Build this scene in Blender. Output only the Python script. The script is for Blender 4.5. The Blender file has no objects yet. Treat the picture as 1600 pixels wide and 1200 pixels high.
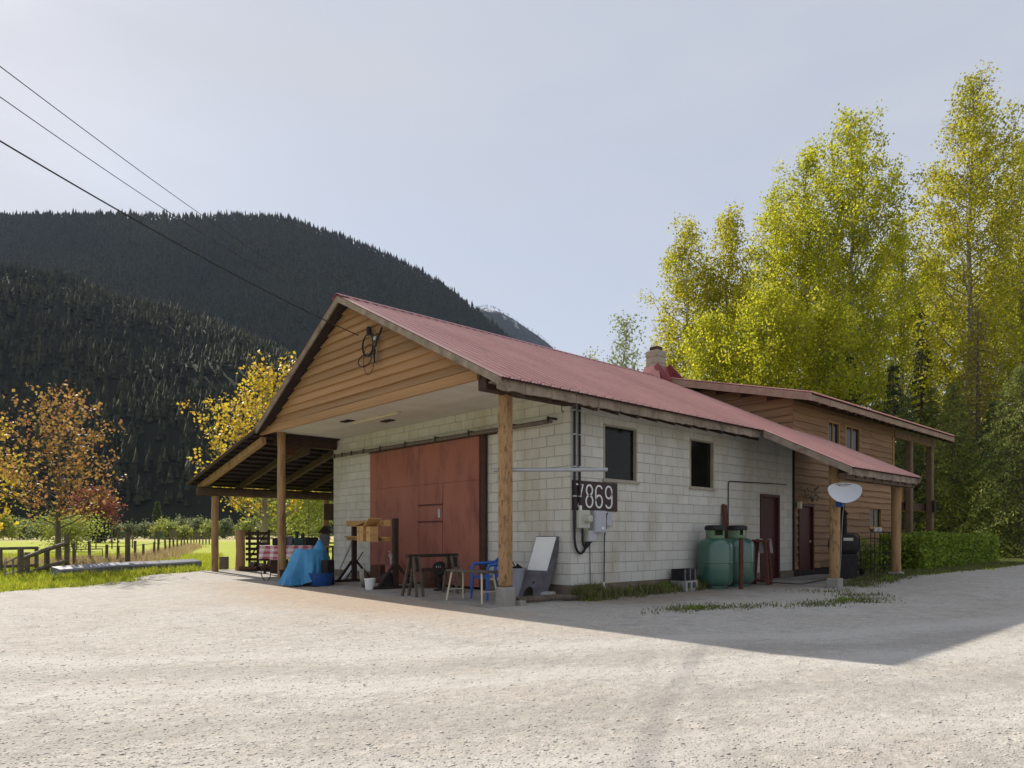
import bpy, math, random
import numpy as np
from mathutils import Vector, Matrix, geometry
rnd = random.Random(7); rng = np.random.default_rng(7)
S = bpy.context.scene; COL = S.collection
R = math.radians
# ---------------------------------------------------------------- camera, world, sun, exposure
CAMX, CAMY, CAMZ = -9.649, -8.927, 1.2
YAW = R(47.5)
cd = bpy.data.cameras.new('camera'); cd.lens = 24.75; cd.sensor_width = 36; cd.shift_y = 0.14875
cd.clip_start = 0.05; cd.clip_end = 20000
cam = bpy.data.objects.new('camera', cd); COL.objects.link(cam)
cam.location = (CAMX, CAMY, CAMZ); cam.rotation_euler = (R(90), 0, YAW - R(90)); S.camera = cam
SUN_DIR = Vector((0.29, 5.81, 3.68)).normalized()
SUN_EL = math.asin(SUN_DIR.z); SUN_AZ = math.atan2(SUN_DIR.x, SUN_DIR.y)
W = bpy.data.worlds.new('World'); S.world = W; W.use_nodes = True
wn = W.node_tree.nodes; wl = W.node_tree.links; wn.clear()
wo = wn.new('ShaderNodeOutputWorld'); wb = wn.new('ShaderNodeBackground'); sky = wn.new('ShaderNodeTexSky')
sky.sky_type = 'NISHITA'; sky.sun_disc = False; sky.sun_elevation = SUN_EL; sky.sun_rotation = SUN_AZ
sky.altitude = 300; sky.air_density = 1.0; sky.dust_density = 0.6; sky.ozone_density = 1.5
# thin high cloud veils the blue
mixw = wn.new('ShaderNodeMix'); mixw.data_type = 'RGBA'; mixw.inputs[0].default_value = 0.78
mixw.inputs[7].default_value = (4.2, 4.3, 4.62, 1)
tcw = wn.new('ShaderNodeTexCoord'); mpw = wn.new('ShaderNodeMapping'); mpw.inputs['Scale'].default_value = (1.2, 1.2, 4.5); nzw = wn.new('ShaderNodeTexNoise'); nzw.inputs['Scale'].default_value = 1.6; nzw.inputs['Detail'].default_value = 6
mrw = wn.new('ShaderNodeMapRange'); mrw.inputs[1].default_value = .3; mrw.inputs[2].default_value = .7; mrw.inputs[3].default_value = .72; mrw.inputs[4].default_value = .94
wl.new(tcw.outputs['Generated'], mpw.inputs[0]); wl.new(mpw.outputs[0], nzw.inputs['Vector']); wl.new(nzw.outputs[0], mrw.inputs[0]); wl.new(mrw.outputs[0], mixw.inputs[0])
wl.new(sky.outputs[0], mixw.inputs[6]); wl.new(mixw.outputs[2], wb.inputs[0])
wb.inputs[1].default_value = 0.1; wl.new(wb.outputs[0], wo.inputs[0])
sd = bpy.data.lights.new('sun', 'SUN'); sd.energy = 5.0; sd.angle = R(0.6); sd.color = (1.0, 0.915, 0.80)
so = bpy.data.objects.new('sun', sd); COL.objects.link(so); so.location = (0, 60, 40)
so.rotation_euler = SUN_DIR.to_track_quat('Z', 'Y').to_euler()
VS = S.view_settings; VS.view_transform = 'Standard'; VS.look = 'None'; VS.gamma = 1; VS.exposure = 0.62
VS.use_curve_mapping = False
# ---------------------------------------------------------------- helpers
FX, FY = math.cos(YAW), math.sin(YAW)
def ss(t): t = min(1, max(0, t)); return t * t * (3 - 2 * t)
def depth(x, y): return (x - CAMX) * FX + (y - CAMY) * FY
def G(x, y):
    """height of the ground"""
    d = depth(x, y)
    z = .0105 * min(11, max(0, d - 12.5)) + .0045 * max(0, min(d, 330) - 23.5)
    return z + .15 * ss((x - 6.5) / 3) * ss((-y - .6) / 1.2) * ss((40 - x) / 10)
def SL(x, y): return G(x, y) + .04
def at(px, d):
    l = (px - 800) / 1100
    return CAMX + d * (FX + FY * l), CAMY + d * (FY - FX * l)
def gp(px, py, off=.04):
    """place on the ground seen at that spot of the photograph"""
    z = .05
    for _ in range(12):
        d = (CAMZ - z) * 1100 / (py - 838); x, y = at(px, d); z = G(x, y) + off
    return x, y, z
def link(o, parent=None):
    COL.objects.link(o)
    if parent is not None: o.parent = parent
    return o
def tag(o, label=None, cat=None, group=None, kind=None):
    if label: o['label'] = label
    if cat: o['category'] = cat
    if group: o['group'] = group
    if kind: o['kind'] = kind
    return o
def empty(name, loc=(0, 0, 0), rz=0, label=None, cat=None, group=None, kind=None):
    o = bpy.data.objects.new(name, None); o.empty_display_size = .2
    o.location = loc; o.rotation_euler = (0, 0, rz); link(o)
    return tag(o, label, cat, group, kind)
class MB:
    def __init__(s): s.v = []; s.f = []; s.sm = []; s.m = None
    def add(s, vs, fs, smooth=False):
        b = len(s.v)
        if s.m is not None: vs = [s.m @ Vector(v) for v in vs]
        s.v += [tuple(v) for v in vs]; s.f += [tuple(b + i for i in f) for f in fs]; s.sm += [smooth] * len(fs)
        return s
    def hexa(s, p):
        return s.add(p, [(0, 3, 2, 1), (4, 5, 6, 7), (0, 1, 5, 4), (1, 2, 6, 5), (2, 3, 7, 6), (3, 0, 4, 7)])
    def box(s, x0, x1, y0, y1, z0, z1, c=0):
        if c <= 0:
            return s.hexa([(x0, y0, z0), (x1, y0, z0), (x1, y1, z0), (x0, y1, z0), (x0, y0, z1), (x1, y0, z1), (x1, y1, z1), (x0, y1, z1)])
        X, Y, Z = (x0, x1), (y0, y1), (z0, z1); vs = []; idx = {}
        for i in (0, 1):
            for j in (0, 1):
                for k in (0, 1):
                    sx, sy, sz = 1 - 2 * i, 1 - 2 * j, 1 - 2 * k
                    for a in range(3):
                        idx[i, j, k, a] = len(vs)
                        vs.append((X[i] + (0 if a == 0 else c * sx), Y[j] + (0 if a == 1 else c * sy), Z[k] + (0 if a == 2 else c * sz)))
        fs = []
        for i in (0, 1):
            q = [idx[i, 0, 0, 0], idx[i, 1, 0, 0], idx[i, 1, 1, 0], idx[i, 0, 1, 0]]; fs.append(q if i else q[::-1])
            q = [idx[0, i, 0, 1], idx[0, i, 1, 1], idx[1, i, 1, 1], idx[1, i, 0, 1]]; fs.append(q if i else q[::-1])
            q = [idx[0, 0, i, 2], idx[1, 0, i, 2], idx[1, 1, i, 2], idx[0, 1, i, 2]]; fs.append(q if i else q[::-1])
        for i in (0, 1):
            for j in (0, 1):
                fs.append([idx[i, j, 0, 0], idx[i, j, 1, 0], idx[i, j, 1, 1], idx[i, j, 0, 1]])
                fs.append([idx[i, 0, j, 0], idx[i, 1, j, 0], idx[i, 1, j, 2], idx[i, 0, j, 2]])
                fs.append([idx[0, i, j, 1], idx[1, i, j, 1], idx[1, i, j, 2], idx[0, i, j, 2]])
                for k in (0, 1): fs.append([idx[i, j, k, 0], idx[i, j, k, 1], idx[i, j, k, 2]])
        return s.add(vs, fs)
    def bar(s, p, q, w, h, up=(0, 0, 1)):
        """square bar from p to q, w wide and h high"""
        p, q = Vector(p), Vector(q); d = (q - p).normalized(); u = Vector(up)
        if abs(d.dot(u)) > .98: u = Vector((1, 0, 0))
        r = d.cross(u).normalized() * (w / 2); u = r.cross(d).normalized() * (h / 2)
        return s.hexa([p - r - u, p + r - u, q + r - u, q - r - u, p - r + u, p + r + u, q + r + u, q - r + u])
    def tube(s, pts, r, n=8, cap=True, smooth=True):
        pts = [Vector(p) for p in pts]; k = len(pts); rr = r if isinstance(r, (list, tuple)) else [r] * k
        vs = []; last = None
        for i, p in enumerate(pts):
            t = (pts[min(i + 1, k - 1)] - pts[max(i - 1, 0)]).normalized()
            if last is None:
                a = t.cross(Vector((0, 0, 1)))
                if a.length < .05: a = t.cross(Vector((1, 0, 0)))
            else: a = last - t * last.dot(t)
            a.normalize(); last = a; b = t.cross(a)
            vs += [p + (a * math.cos(2 * math.pi * j / n) + b * math.sin(2 * math.pi * j / n)) * rr[i] for j in range(n)]
        fs = [(i * n + j, i * n + (j + 1) % n, (i + 1) * n + (j + 1) % n, (i + 1) * n + j) for i in range(k - 1) for j in range(n)]
        s.add(vs, fs, smooth)
        if cap: s.add(vs[:n], [tuple(range(n))[::-1]]); s.add(vs[-n:], [tuple(range(n))])
        return s
    def lathe(s, prof, c=(0, 0, 0), n=24, smooth=True):
        k = len(prof)
        vs = [(c[0] + r * math.cos(2 * math.pi * j / n), c[1] + r * math.sin(2 * math.pi * j / n), c[2] + z) for r, z in prof for j in range(n)]
        fs = [(i * n + j, i * n + (j + 1) % n, (i + 1) * n + (j + 1) % n, (i + 1) * n + j) for i in range(k - 1) for j in range(n)]
        s.add(vs, fs, smooth)
        if prof[0][0] > 1e-4: s.add(vs[:n], [tuple(range(n))[::-1]])
        if prof[-1][0] > 1e-4: s.add(vs[-n:], [tuple(range(n))])
        return s
    def prism(s, poly, a, d):
        """flat outline (3d points) pushed along vector d"""
        n = len(poly); d = Vector(d); p = [Vector(v) for v in poly]
        return s.add(p + [v + d for v in p], [tuple(range(n))[::-1], tuple(range(n, 2 * n))] + [(i, (i + 1) % n, n + (i + 1) % n, n + i) for i in range(n)])
    def mesh(s, name, mat):
        me = bpy.data.meshes.new(name); me.from_pydata(s.v, [], s.f); me.update()
        me.polygons.foreach_set('use_smooth', s.sm)
        if any(s.sm): me.set_sharp_from_angle(angle=R(40))
        if mat: me.materials.append(mat)
        return me
    def build(s, name, mat, parent=None, label=None, cat=None, group=None, kind=None, loc=None, rz=0):
        o = bpy.data.objects.new(name, s.mesh(name, mat)); link(o, parent)
        if loc: o.location = loc; o.rotation_euler = (0, 0, rz)
        return tag(o, label, cat, group, kind)
def B(x0, x1, y0, y1, z0, z1, c=0): return MB().box(x0, x1, y0, y1, z0, z1, c)
def npmesh(name, V, F, mat, parent=None, smooth=False, kind=None, label=None, cat=None):
    """mesh from arrays, every face with the same number of corners"""
    V = np.asarray(V, dtype=np.float32); F = np.asarray(F, dtype=np.int32); k = F.shape[1]
    me = bpy.data.meshes.new(name); me.vertices.add(len(V)); me.vertices.foreach_set('co', V.ravel())
    me.loops.add(F.size); me.loops.foreach_set('vertex_index', F.ravel()); me.polygons.add(len(F))
    me.polygons.foreach_set('loop_start', np.arange(0, F.size, k, dtype=np.int32))
    if smooth: me.polygons.foreach_set('use_smooth', np.ones(len(F), dtype=bool))
    me.update(calc_edges=True); me.materials.append(mat)
    o = bpy.data.objects.new(name, me); link(o, parent); return tag(o, label, cat, None, kind)
def copy_tree(o, parent=None):
    c = o.copy(); link(c, parent)
    for ch in [x for x in o.children]: copy_tree(ch, c)
    return c
# ---------------------------------------------------------------- materials
def mat(name, c1, c2=None, scale=6, rough=.8, spec=.3, bump=0, bscale=60, metal=0, vary=0, stretch=(1, 1, 1), detail=5,
        stain=None, sscale=1.5, samt=.5, trans=0, coat=0, hue=0):
    m = bpy.data.materials.new(name); m.use_nodes = True; nt = m.node_tree; N = nt.nodes; L = nt.links
    p = N['Principled BSDF']; out = N['Material Output']
    p.inputs['Roughness'].default_value = rough; p.inputs['Specular IOR Level'].default_value = spec; p.inputs['Metallic'].default_value = metal
    if coat: p.inputs['Coat Weight'].default_value = coat; p.inputs['Coat Roughness'].default_value = .15
    geo = N.new('ShaderNodeNewGeometry'); mp = N.new('ShaderNodeMapping'); mp.inputs['Scale'].default_value = stretch
    L.new(geo.outputs['Position'], mp.inputs['Vector'])
    def noise(sc, det=detail, src=mp):
        n = N.new('ShaderNodeTexNoise'); n.inputs['Scale'].default_value = sc; n.inputs['Detail'].default_value = det
        n.inputs['Roughness'].default_value = .62; L.new(src.outputs[0], n.inputs['Vector']); return n
    def mix(a, b, f, mode='MIX'):
        x = N.new('ShaderNodeMix'); x.data_type = 'RGBA'; x.blend_type = mode
        for sock, v in ((x.inputs[6], a), (x.inputs[7], b)):
            if hasattr(v, 'is_linked'): L.new(v, sock)
            else: sock.default_value = (*v, 1)
        if hasattr(f, 'is_linked'): L.new(f, x.inputs[0])
        else: x.inputs[0].default_value = f
        return x.outputs[2]
    def ramp(src, a, b):
        r = N.new('ShaderNodeMapRange'); r.inputs[1].default_value = a; r.inputs[2].default_value = b; L.new(src, r.inputs[0]); return r.outputs[0]
    col = mix(c1, c2 or c1, ramp(noise(scale).outputs[0], .3, .7))
    if stain: col = mix(col, stain, _mul(nt, ramp(noise(sscale, 6).outputs[0], .5, .72), samt))
    if vary or hue:
        oi = N.new('ShaderNodeObjectInfo'); ad = N.new('ShaderNodeMath'); L.new(oi.outputs['Random'], ad.inputs[0]); L.new(geo.outputs['Random Per Island'], ad.inputs[1])
        fr = N.new('ShaderNodeMath'); fr.operation = 'FRACT'; L.new(ad.outputs[0], fr.inputs[0])
        hs = N.new('ShaderNodeHueSaturation'); L.new(col, hs.inputs['Color'])
        mr = N.new('ShaderNodeMapRange'); mr.inputs[3].default_value = 1 - vary; mr.inputs[4].default_value = 1 + vary; L.new(fr.outputs[0], mr.inputs[0]); L.new(mr.outputs[0], hs.inputs['Value'])
        if hue:
            f2 = N.new('ShaderNodeMath'); f2.operation = 'MULTIPLY'; f2.inputs[1].default_value = 7.31; L.new(fr.outputs[0], f2.inputs[0])
            f3 = N.new('ShaderNodeMath'); f3.operation = 'FRACT'; L.new(f2.outputs[0], f3.inputs[0])
            m3 = N.new('ShaderNodeMapRange'); m3.inputs[3].default_value = .5 - hue; m3.inputs[4].default_value = .5 + hue; L.new(f3.outputs[0], m3.inputs[0]); L.new(m3.outputs[0], hs.inputs['Hue'])
        col = hs.outputs[0]
    L.new(col, p.inputs['Base Color'])
    if bump:
        b = N.new('ShaderNodeBump'); b.inputs['Strength'].default_value = bump; b.inputs['Distance'].default_value = .02
        L.new(noise(bscale, 4).outputs[0], b.inputs['Height']); L.new(b.outputs[0], p.inputs['Normal'])
    if trans:
        t = N.new('ShaderNodeBsdfTranslucent'); L.new(col, t.inputs[0]); ms = N.new('ShaderNodeMixShader'); ms.inputs[0].default_value = trans
        L.new(p.outputs[0], ms.inputs[1]); L.new(t.outputs[0], ms.inputs[2]); L.new(ms.outputs[0], out.inputs['Surface'])
    m['x'] = 1
    return m
def _mul(nt, sock, k):
    x = nt.nodes.new('ShaderNodeMath'); x.operation = 'MULTIPLY'; x.inputs[1].default_value = k; nt.links.new(sock, x.inputs[0]); return x.outputs[0]
Mt = {}
def D(key, *a, **k): Mt[key] = mat(key, *a, **k)
D('block', (.62, .605, .555), (.55, .535, .485), 1.3, .85, bump=.4, bscale=90, vary=.05, stretch=(1, 1, .3), stain=(.40, .335, .22), sscale=1.3, samt=.5)
D('block_bare', (.36, .33, .27), (.28, .26, .21), 9, .92, bump=.5, bscale=90, vary=.1)
D('mortar', (.50, .475, .41), (.43, .405, .34), 8, .9, bump=.3)
D('foundation', (.22, .18, .13), (.14, .11, .08), 3, .95, bump=.5, bscale=50)
D('concrete', (.36, .34, .31), (.26, .24, .21), 2.5, .9, bump=.25, bscale=70, stain=(.15, .12, .1), sscale=1.1, samt=.6)
D('gable_wood', (.39, .22, .105), (.29, .16, .078), 2.2, .75, bump=.4, bscale=25, vary=.16, stretch=(1, .12, 4), stain=(.2, .1, .05), sscale=2, samt=.3)
D('siding', (.29, .17, .09), (.18, .105, .055), 2.6, .75, bump=.4, bscale=18, vary=.2, stretch=(.16, 1, 5), stain=(.16, .08, .04), sscale=3, samt=.5)
D('siding_side', (.29, .17, .09), (.18, .105, .055), 2.6, .75, bump=.4, bscale=18, vary=.2, stretch=(1, .16, 5), stain=(.16, .08, .04), sscale=3, samt=.5)
D('post', (.42, .26, .125), (.31, .18, .085), 3, .7, bump=.35, bscale=20, stretch=(3, 3, .3), stain=(.09, .05, .028), sscale=4.5, samt=.85, vary=.06)
D('post_scarred', (.42, .26, .125), (.32, .19, .09), 3, .75, bump=.5, bscale=25, stretch=(2.2, 2.2, .7), stain=(.06, .03, .015), sscale=9, samt=1.0)
D('fascia', (.34, .235, .18), (.24, .16, .12), 5, .8, bump=.3, vary=.12)
D('rafter', (.10, .065, .04), (.055, .037, .024), 3, .8, bump=.3, bscale=20, vary=.2)
D('dark_wood', (.05, .03, .022), (.03, .018, .015), 4, .75, bump=.3, bscale=20, vary=.15)
D('brown_beam', (.075, .04, .028), (.04, .022, .018), 4, .7, bump=.2)
D('grey_wood', (.33, .265, .21), (.2, .155, .12), 5, .85, bump=.4, bscale=30, vary=.15, stain=(.08, .05, .04), sscale=4, samt=.6)
D('new_wood', (.58, .36, .15), (.46, .26, .1), 5, .65, bump=.2, bscale=30, vary=.12, stretch=(1, 1, 3))
D('old_board', (.40, .23, .09), (.27, .15, .06), 4, .75, bump=.25, bscale=25, vary=.12)
D('roof', (.62, .36, .325), (.55, .295, .265), .8, .36, .5, vary=.04, stain=(.45, .23, .21), sscale=2.5, samt=.5)
D('roof_cap', (.26, .05, .05), (.2, .035, .04), 3, .4, .5)
D('roof_under', (.05, .035, .03), (.03, .02, .02), 5, .9)
D('red_door', (.35, .135, .095), (.28, .10, .07), 1.4, .65, bump=.3, bscale=30, stretch=(1, 1, .4), stain=(.15, .05, .045), sscale=2.8, samt=.7)
D('dark_red', (.085, .022, .02), (.065, .018, .018), 3, .6)
D('soffit', (.66, .62, .56), (.58, .54, .48), 2, .6, vary=.05)
D('pane', (.008, .008, .007), (.014, .014, .011), 3, .12, .18)
D('trim', (.42, .38, .3), (.32, .28, .22), 5, .8, bump=.2)
D('black', (.015, .014, .016), (.022, .02, .022), 8, .5)
D('black_soft', (.03, .027, .028), (.018, .016, .017), 8, .85, bump=.3)
D('grey_metal', (.42, .43, .46), (.34, .35, .38), 6, .45, .5, metal=.3)
D('box_grey', (.45, .46, .5), (.4, .41, .45), 5, .5)
D('box_beige', (.50, .50, .42), (.43, .43, .36), 5, .55)
D('rail_metal', (.2, .17, .15), (.12, .09, .08), 8, .6, .4, metal=.4)
D('white', (.78, .78, .77), (.7, .7, .69), 6, .5)
D('white_cloth', (.74, .74, .76), (.66, .66, .7), 6, .85)
D('sign_brown', (.05, .024, .026), (.04, .02, .022), 4, .5)
D('plastic_blue', (.02, .11, .42), (.018, .095, .37), 4, .35, .5)
D('tarp', (.06, .29, .54), (.045, .23, .46), 5, .45, .4, bump=1.0, bscale=9)
D('tub_blue', (.015, .07, .26), (.012, .06, .22), 3, .4)
D('tank', (.042, .125, .09), (.034, .105, .075), 2, .3, .5, coat=.7, stain=(.08, .16, .1), sscale=2, samt=.4)
D('collar', (.16, .25, .14), (.13, .2, .12), 3, .5)
D('stand_red', (.14, .05, .035), (.09, .03, .025), 4, .75)
D('balcony_wood', (.2, .13, .08), (.12, .08, .05), 4, .8, bump=.3, vary=.12)
D('dish', (.62, .65, .70), (.58, .61, .66), 3, .5)
D('panel_grey', (.17, .165, .18), (.11, .105, .12), 5, .6, stain=(.06, .055, .06), sscale=5, samt=.5)
D('panel_white', (.84, .84, .81), (.79, .79, .76), 5, .4)
D('stone', (.38, .38, .37), (.27, .27, .26), 5, .9, bump=.5)
D('bark', (.16, .13, .10), (.09, .07, .055), 6, .95, bump=.6, bscale=25, stretch=(3, 3, .5))
D('bark_pale', (.30, .27, .22), (.17, .15, .12), 4, .95, bump=.5, bscale=20, stretch=(3, 3, .5))
D('leaf_poplar', (.55, .54, .034), (.34, .365, .03), .35, .5, .25, vary=.32, hue=.022, trans=.62)
D('leaf_poplar_gold', (.51, .475, .032), (.31, .31, .029), .35, .5, .25, vary=.32, hue=.02, trans=.62)
D('leaf_silver', (.30, .34, .17), (.24, .28, .14), .4, .6, vary=.25, hue=.015, trans=.35)
D('leaf_orange', (.38, .225, .07), (.25, .14, .05), .8, .6, vary=.35, hue=.03, trans=.45)
D('leaf_yellow', (.56, .43, .045), (.47, .32, .035), .8, .55, vary=.3, hue=.02, trans=.5)
D('leaf_red', (.30, .10, .065), (.2, .07, .05), .5, .6, vary=.3, hue=.02, trans=.35)
D('leaf_willow', (.34, .37, .07), (.24, .28, .06), .2, .6, vary=.25, hue=.02, trans=.4)
D('leaf_grey', (.23, .26, .12), (.17, .2, .09), .2, .6, vary=.25, hue=.02, trans=.35)
D('leaf_hemlock', (.26, .29, .06), (.13, .165, .04), .5, .6, vary=.35, hue=.025, trans=.3)
D('leaf_cedar', (.11, .15, .045), (.06, .095, .032), .5, .6, vary=.35, hue=.02, trans=.25)
D('leaf_golden', (.33, .26, .065), (.24, .2, .055), .5, .6, vary=.3, hue=.02, trans=.35)
D('leaf_dark', (.045, .07, .03), (.03, .05, .025), .5, .7, vary=.3, trans=.1)
D('leaf_hedge', (.26, .34, .04), (.16, .235, .03), 1.2, .55, vary=.35, hue=.02, trans=.35)
D('forest', (.033, .036, .017), (.018, .022, .012), .004, .9, .1, vary=.45, hue=.03, stain=(.05, .05, .02), sscale=.006, samt=.7)
D('mountain', (.013, .016, .009), (.018, .02, .012), .01, .95, .05)
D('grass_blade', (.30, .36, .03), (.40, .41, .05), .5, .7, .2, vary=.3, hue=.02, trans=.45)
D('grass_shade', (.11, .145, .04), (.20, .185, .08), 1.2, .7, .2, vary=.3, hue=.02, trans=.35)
D('grass_dry', (.46, .36, .2), (.36, .28, .14), .8, .8, .1, vary=.25, trans=.35)
D('gutter', (.18, .19, .23), (.12, .13, .16), 4, .45, .5, metal=.3)
D('weathered', (.16, .13, .1), (.08, .065, .05), 5, .9, bump=.4, bscale=25, vary=.2)
D('pale_wood', (.30, .27, .23), (.2, .18, .15), 5, .85, bump=.3, vary=.15)
D('engine_green', (.02, .07, .045), (.02, .05, .035), 6, .5)
D('rust', (.13, .06, .03), (.07, .035, .025), 9, .85, bump=.3)
D('stones', (.58, .55, .50), (.46, .44, .40), 14, .92, .2, vary=.25)
D('light_cover', (.62, .57, .42), (.58, .52, .38), 4, .5)
def gravel_mat():
    m = bpy.data.materials.new('gravel'); m.use_nodes = True; nt = m.node_tree; N = nt.nodes; L = nt.links
    p = N['Principled BSDF']; p.inputs['Roughness'].default_value = .95; p.inputs['Specular IOR Level'].default_value = .15
    geo = N.new('ShaderNodeNewGeometry')
    def vor(s):
        v = N.new('ShaderNodeTexVoronoi'); v.inputs['Scale'].default_value = s; L.new(geo.outputs['Position'], v.inputs['Vector']); return v
    def noise(s, d=6):
        n = N.new('ShaderNodeTexNoise'); n.inputs['Scale'].default_value = s; n.inputs['Detail'].default_value = d; n.inputs['Roughness'].default_value = .65; L.new(geo.outputs['Position'], n.inputs['Vector']); return n
    def mr(src, a, b, c=0, d=1):
        r = N.new('ShaderNodeMapRange'); r.inputs[1].default_value = a; r.inputs[2].default_value = b; r.inputs[3].default_value = c; r.inputs[4].default_value = d; L.new(src, r.inputs[0]); return r.outputs[0]
    def mix(a, b, f, mode='MIX'):
        x = N.new('ShaderNodeMix'); x.data_type = 'RGBA'; x.blend_type = mode
        for sock, v in ((x.inputs[6], a), (x.inputs[7], b)):
            if hasattr(v, 'is_linked'): L.new(v, sock)
            else: sock.default_value = (*v, 1)
        if hasattr(f, 'is_linked'): L.new(f, x.inputs[0])
        else: x.inputs[0].default_value = f
        return x.outputs[2]
    v1 = vor(95); v2 = vor(45); sep = N.new('ShaderNodeSeparateColor'); L.new(v1.outputs['Color'], sep.inputs[0]); sep2 = N.new('ShaderNodeSeparateColor'); L.new(v2.outputs['Color'], sep2.inputs[0])
    c = mix((.32, .305, .275), (.54, .51, .465), sep.outputs[0])
    c = mix(c, (.25, .24, .225), _mul(nt, mr(sep2.outputs[0], .75, .95), .28))
    c = mix(c, (.36, .32, .27), _mul(nt, mr(noise(.45).outputs[0], .42, .66), .6))
    c = mix(c, (.25, .24, .225), _mul(nt, mr(noise(2.2).outputs[0], .5, .72), .55)); c = mix(c, (.62, .59, .55), _mul(nt, mr(noise(7.5).outputs[0], .5, .7), .45)); c = mix(c, (.24, .23, .22), _mul(nt, mr(noise(16).outputs[0], .55, .72), .5))
    # wheel tracks: packed paler bands that curve past the building
    rr_ = N.new('ShaderNodeVectorMath'); rr_.operation = 'SUBTRACT'; rr_.inputs[1].default_value = (12, 28, 0); L.new(geo.outputs['Position'], rr_.inputs[0]); le = N.new('ShaderNodeVectorMath'); le.operation = 'LENGTH'; L.new(rr_.outputs[0], le.inputs[0])
    wv = N.new('ShaderNodeMath'); L.new(le.outputs['Value'], wv.inputs[0]); L.new(_mul(nt, noise(.25, 3).outputs[0], 2.2), wv.inputs[1])
    for r_, cc, am in ((36.6, (.50, .475, .44), .55), (38.2, (.50, .475, .44), .55), (37.4, (.29, .275, .25), .4), (40.3, (.5, .475, .44), .4), (41.8, (.5, .475, .44), .4), (39.3, (.29, .275, .25), .35)):
        s1 = N.new('ShaderNodeMath'); s1.operation = 'SUBTRACT'; s1.inputs[1].default_value = r_; L.new(wv.outputs[0], s1.inputs[0]); s2 = N.new('ShaderNodeMath'); s2.operation = 'ABSOLUTE'; L.new(s1.outputs[0], s2.inputs[0])
        c = mix(c, cc, _mul(nt, mr(s2.outputs[0], .34, .12), am))
    # trodden brown earth before the slab
    vm = N.new('ShaderNodeVectorMath'); vm.operation = 'SUBTRACT'; vm.inputs[1].default_value = (-3.1, 3.0, 0); L.new(geo.outputs['Position'], vm.inputs[0])
    vs = N.new('ShaderNodeVectorMath'); vs.operation = 'MULTIPLY'; vs.inputs[1].default_value = (.5, .15, 0); L.new(vm.outputs[0], vs.inputs[0])
    ln = N.new('ShaderNodeVectorMath'); ln.operation = 'LENGTH'; L.new(vs.outputs[0], ln.inputs[0])
    ad = N.new('ShaderNodeMath'); L.new(ln.outputs['Value'], ad.inputs[0]); L.new(_mul(nt, noise(1.1).outputs[0], .9), ad.inputs[1])
    c = mix(c, (.38, .285, .205), _mul(nt, mr(ad.outputs[0], 1.45, .8), .7))
    # bare earth with little gravel along the long wall
    sx = N.new('ShaderNodeSeparateXYZ'); L.new(geo.outputs['Position'], sx.inputs[0]); e1 = N.new('ShaderNodeMath'); L.new(sx.outputs[1], e1.inputs[0]); L.new(_mul(nt, noise(.9).outputs[0], 2.4), e1.inputs[1])
    e2 = N.new('ShaderNodeMath'); e2.operation = 'MULTIPLY'; L.new(mr(e1.outputs[0], -1.1, .4), e2.inputs[0]); L.new(mr(sx.outputs[0], -.8, .6), e2.inputs[1])
    c = mix(c, (.22, .185, .15), _mul(nt, e2.outputs[0], .75))
    L.new(c, p.inputs['Base Color'])
    b = N.new('ShaderNodeBump'); b.inputs['Strength'].default_value = .45; b.inputs['Distance'].default_value = .006
    L.new(v1.outputs['Distance'], b.inputs['Height']); b.invert = True
    b2 = N.new('ShaderNodeBump'); b2.inputs['Strength'].default_value = .6; b2.inputs['Distance'].default_value = .05; L.new(noise(5).outputs[0], b2.inputs['Height']); L.new(b.outputs[0], b2.inputs['Normal'])
    L.new(b2.outputs[0], p.inputs['Normal']); return m
Mt['gravel'] = gravel_mat()
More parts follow.
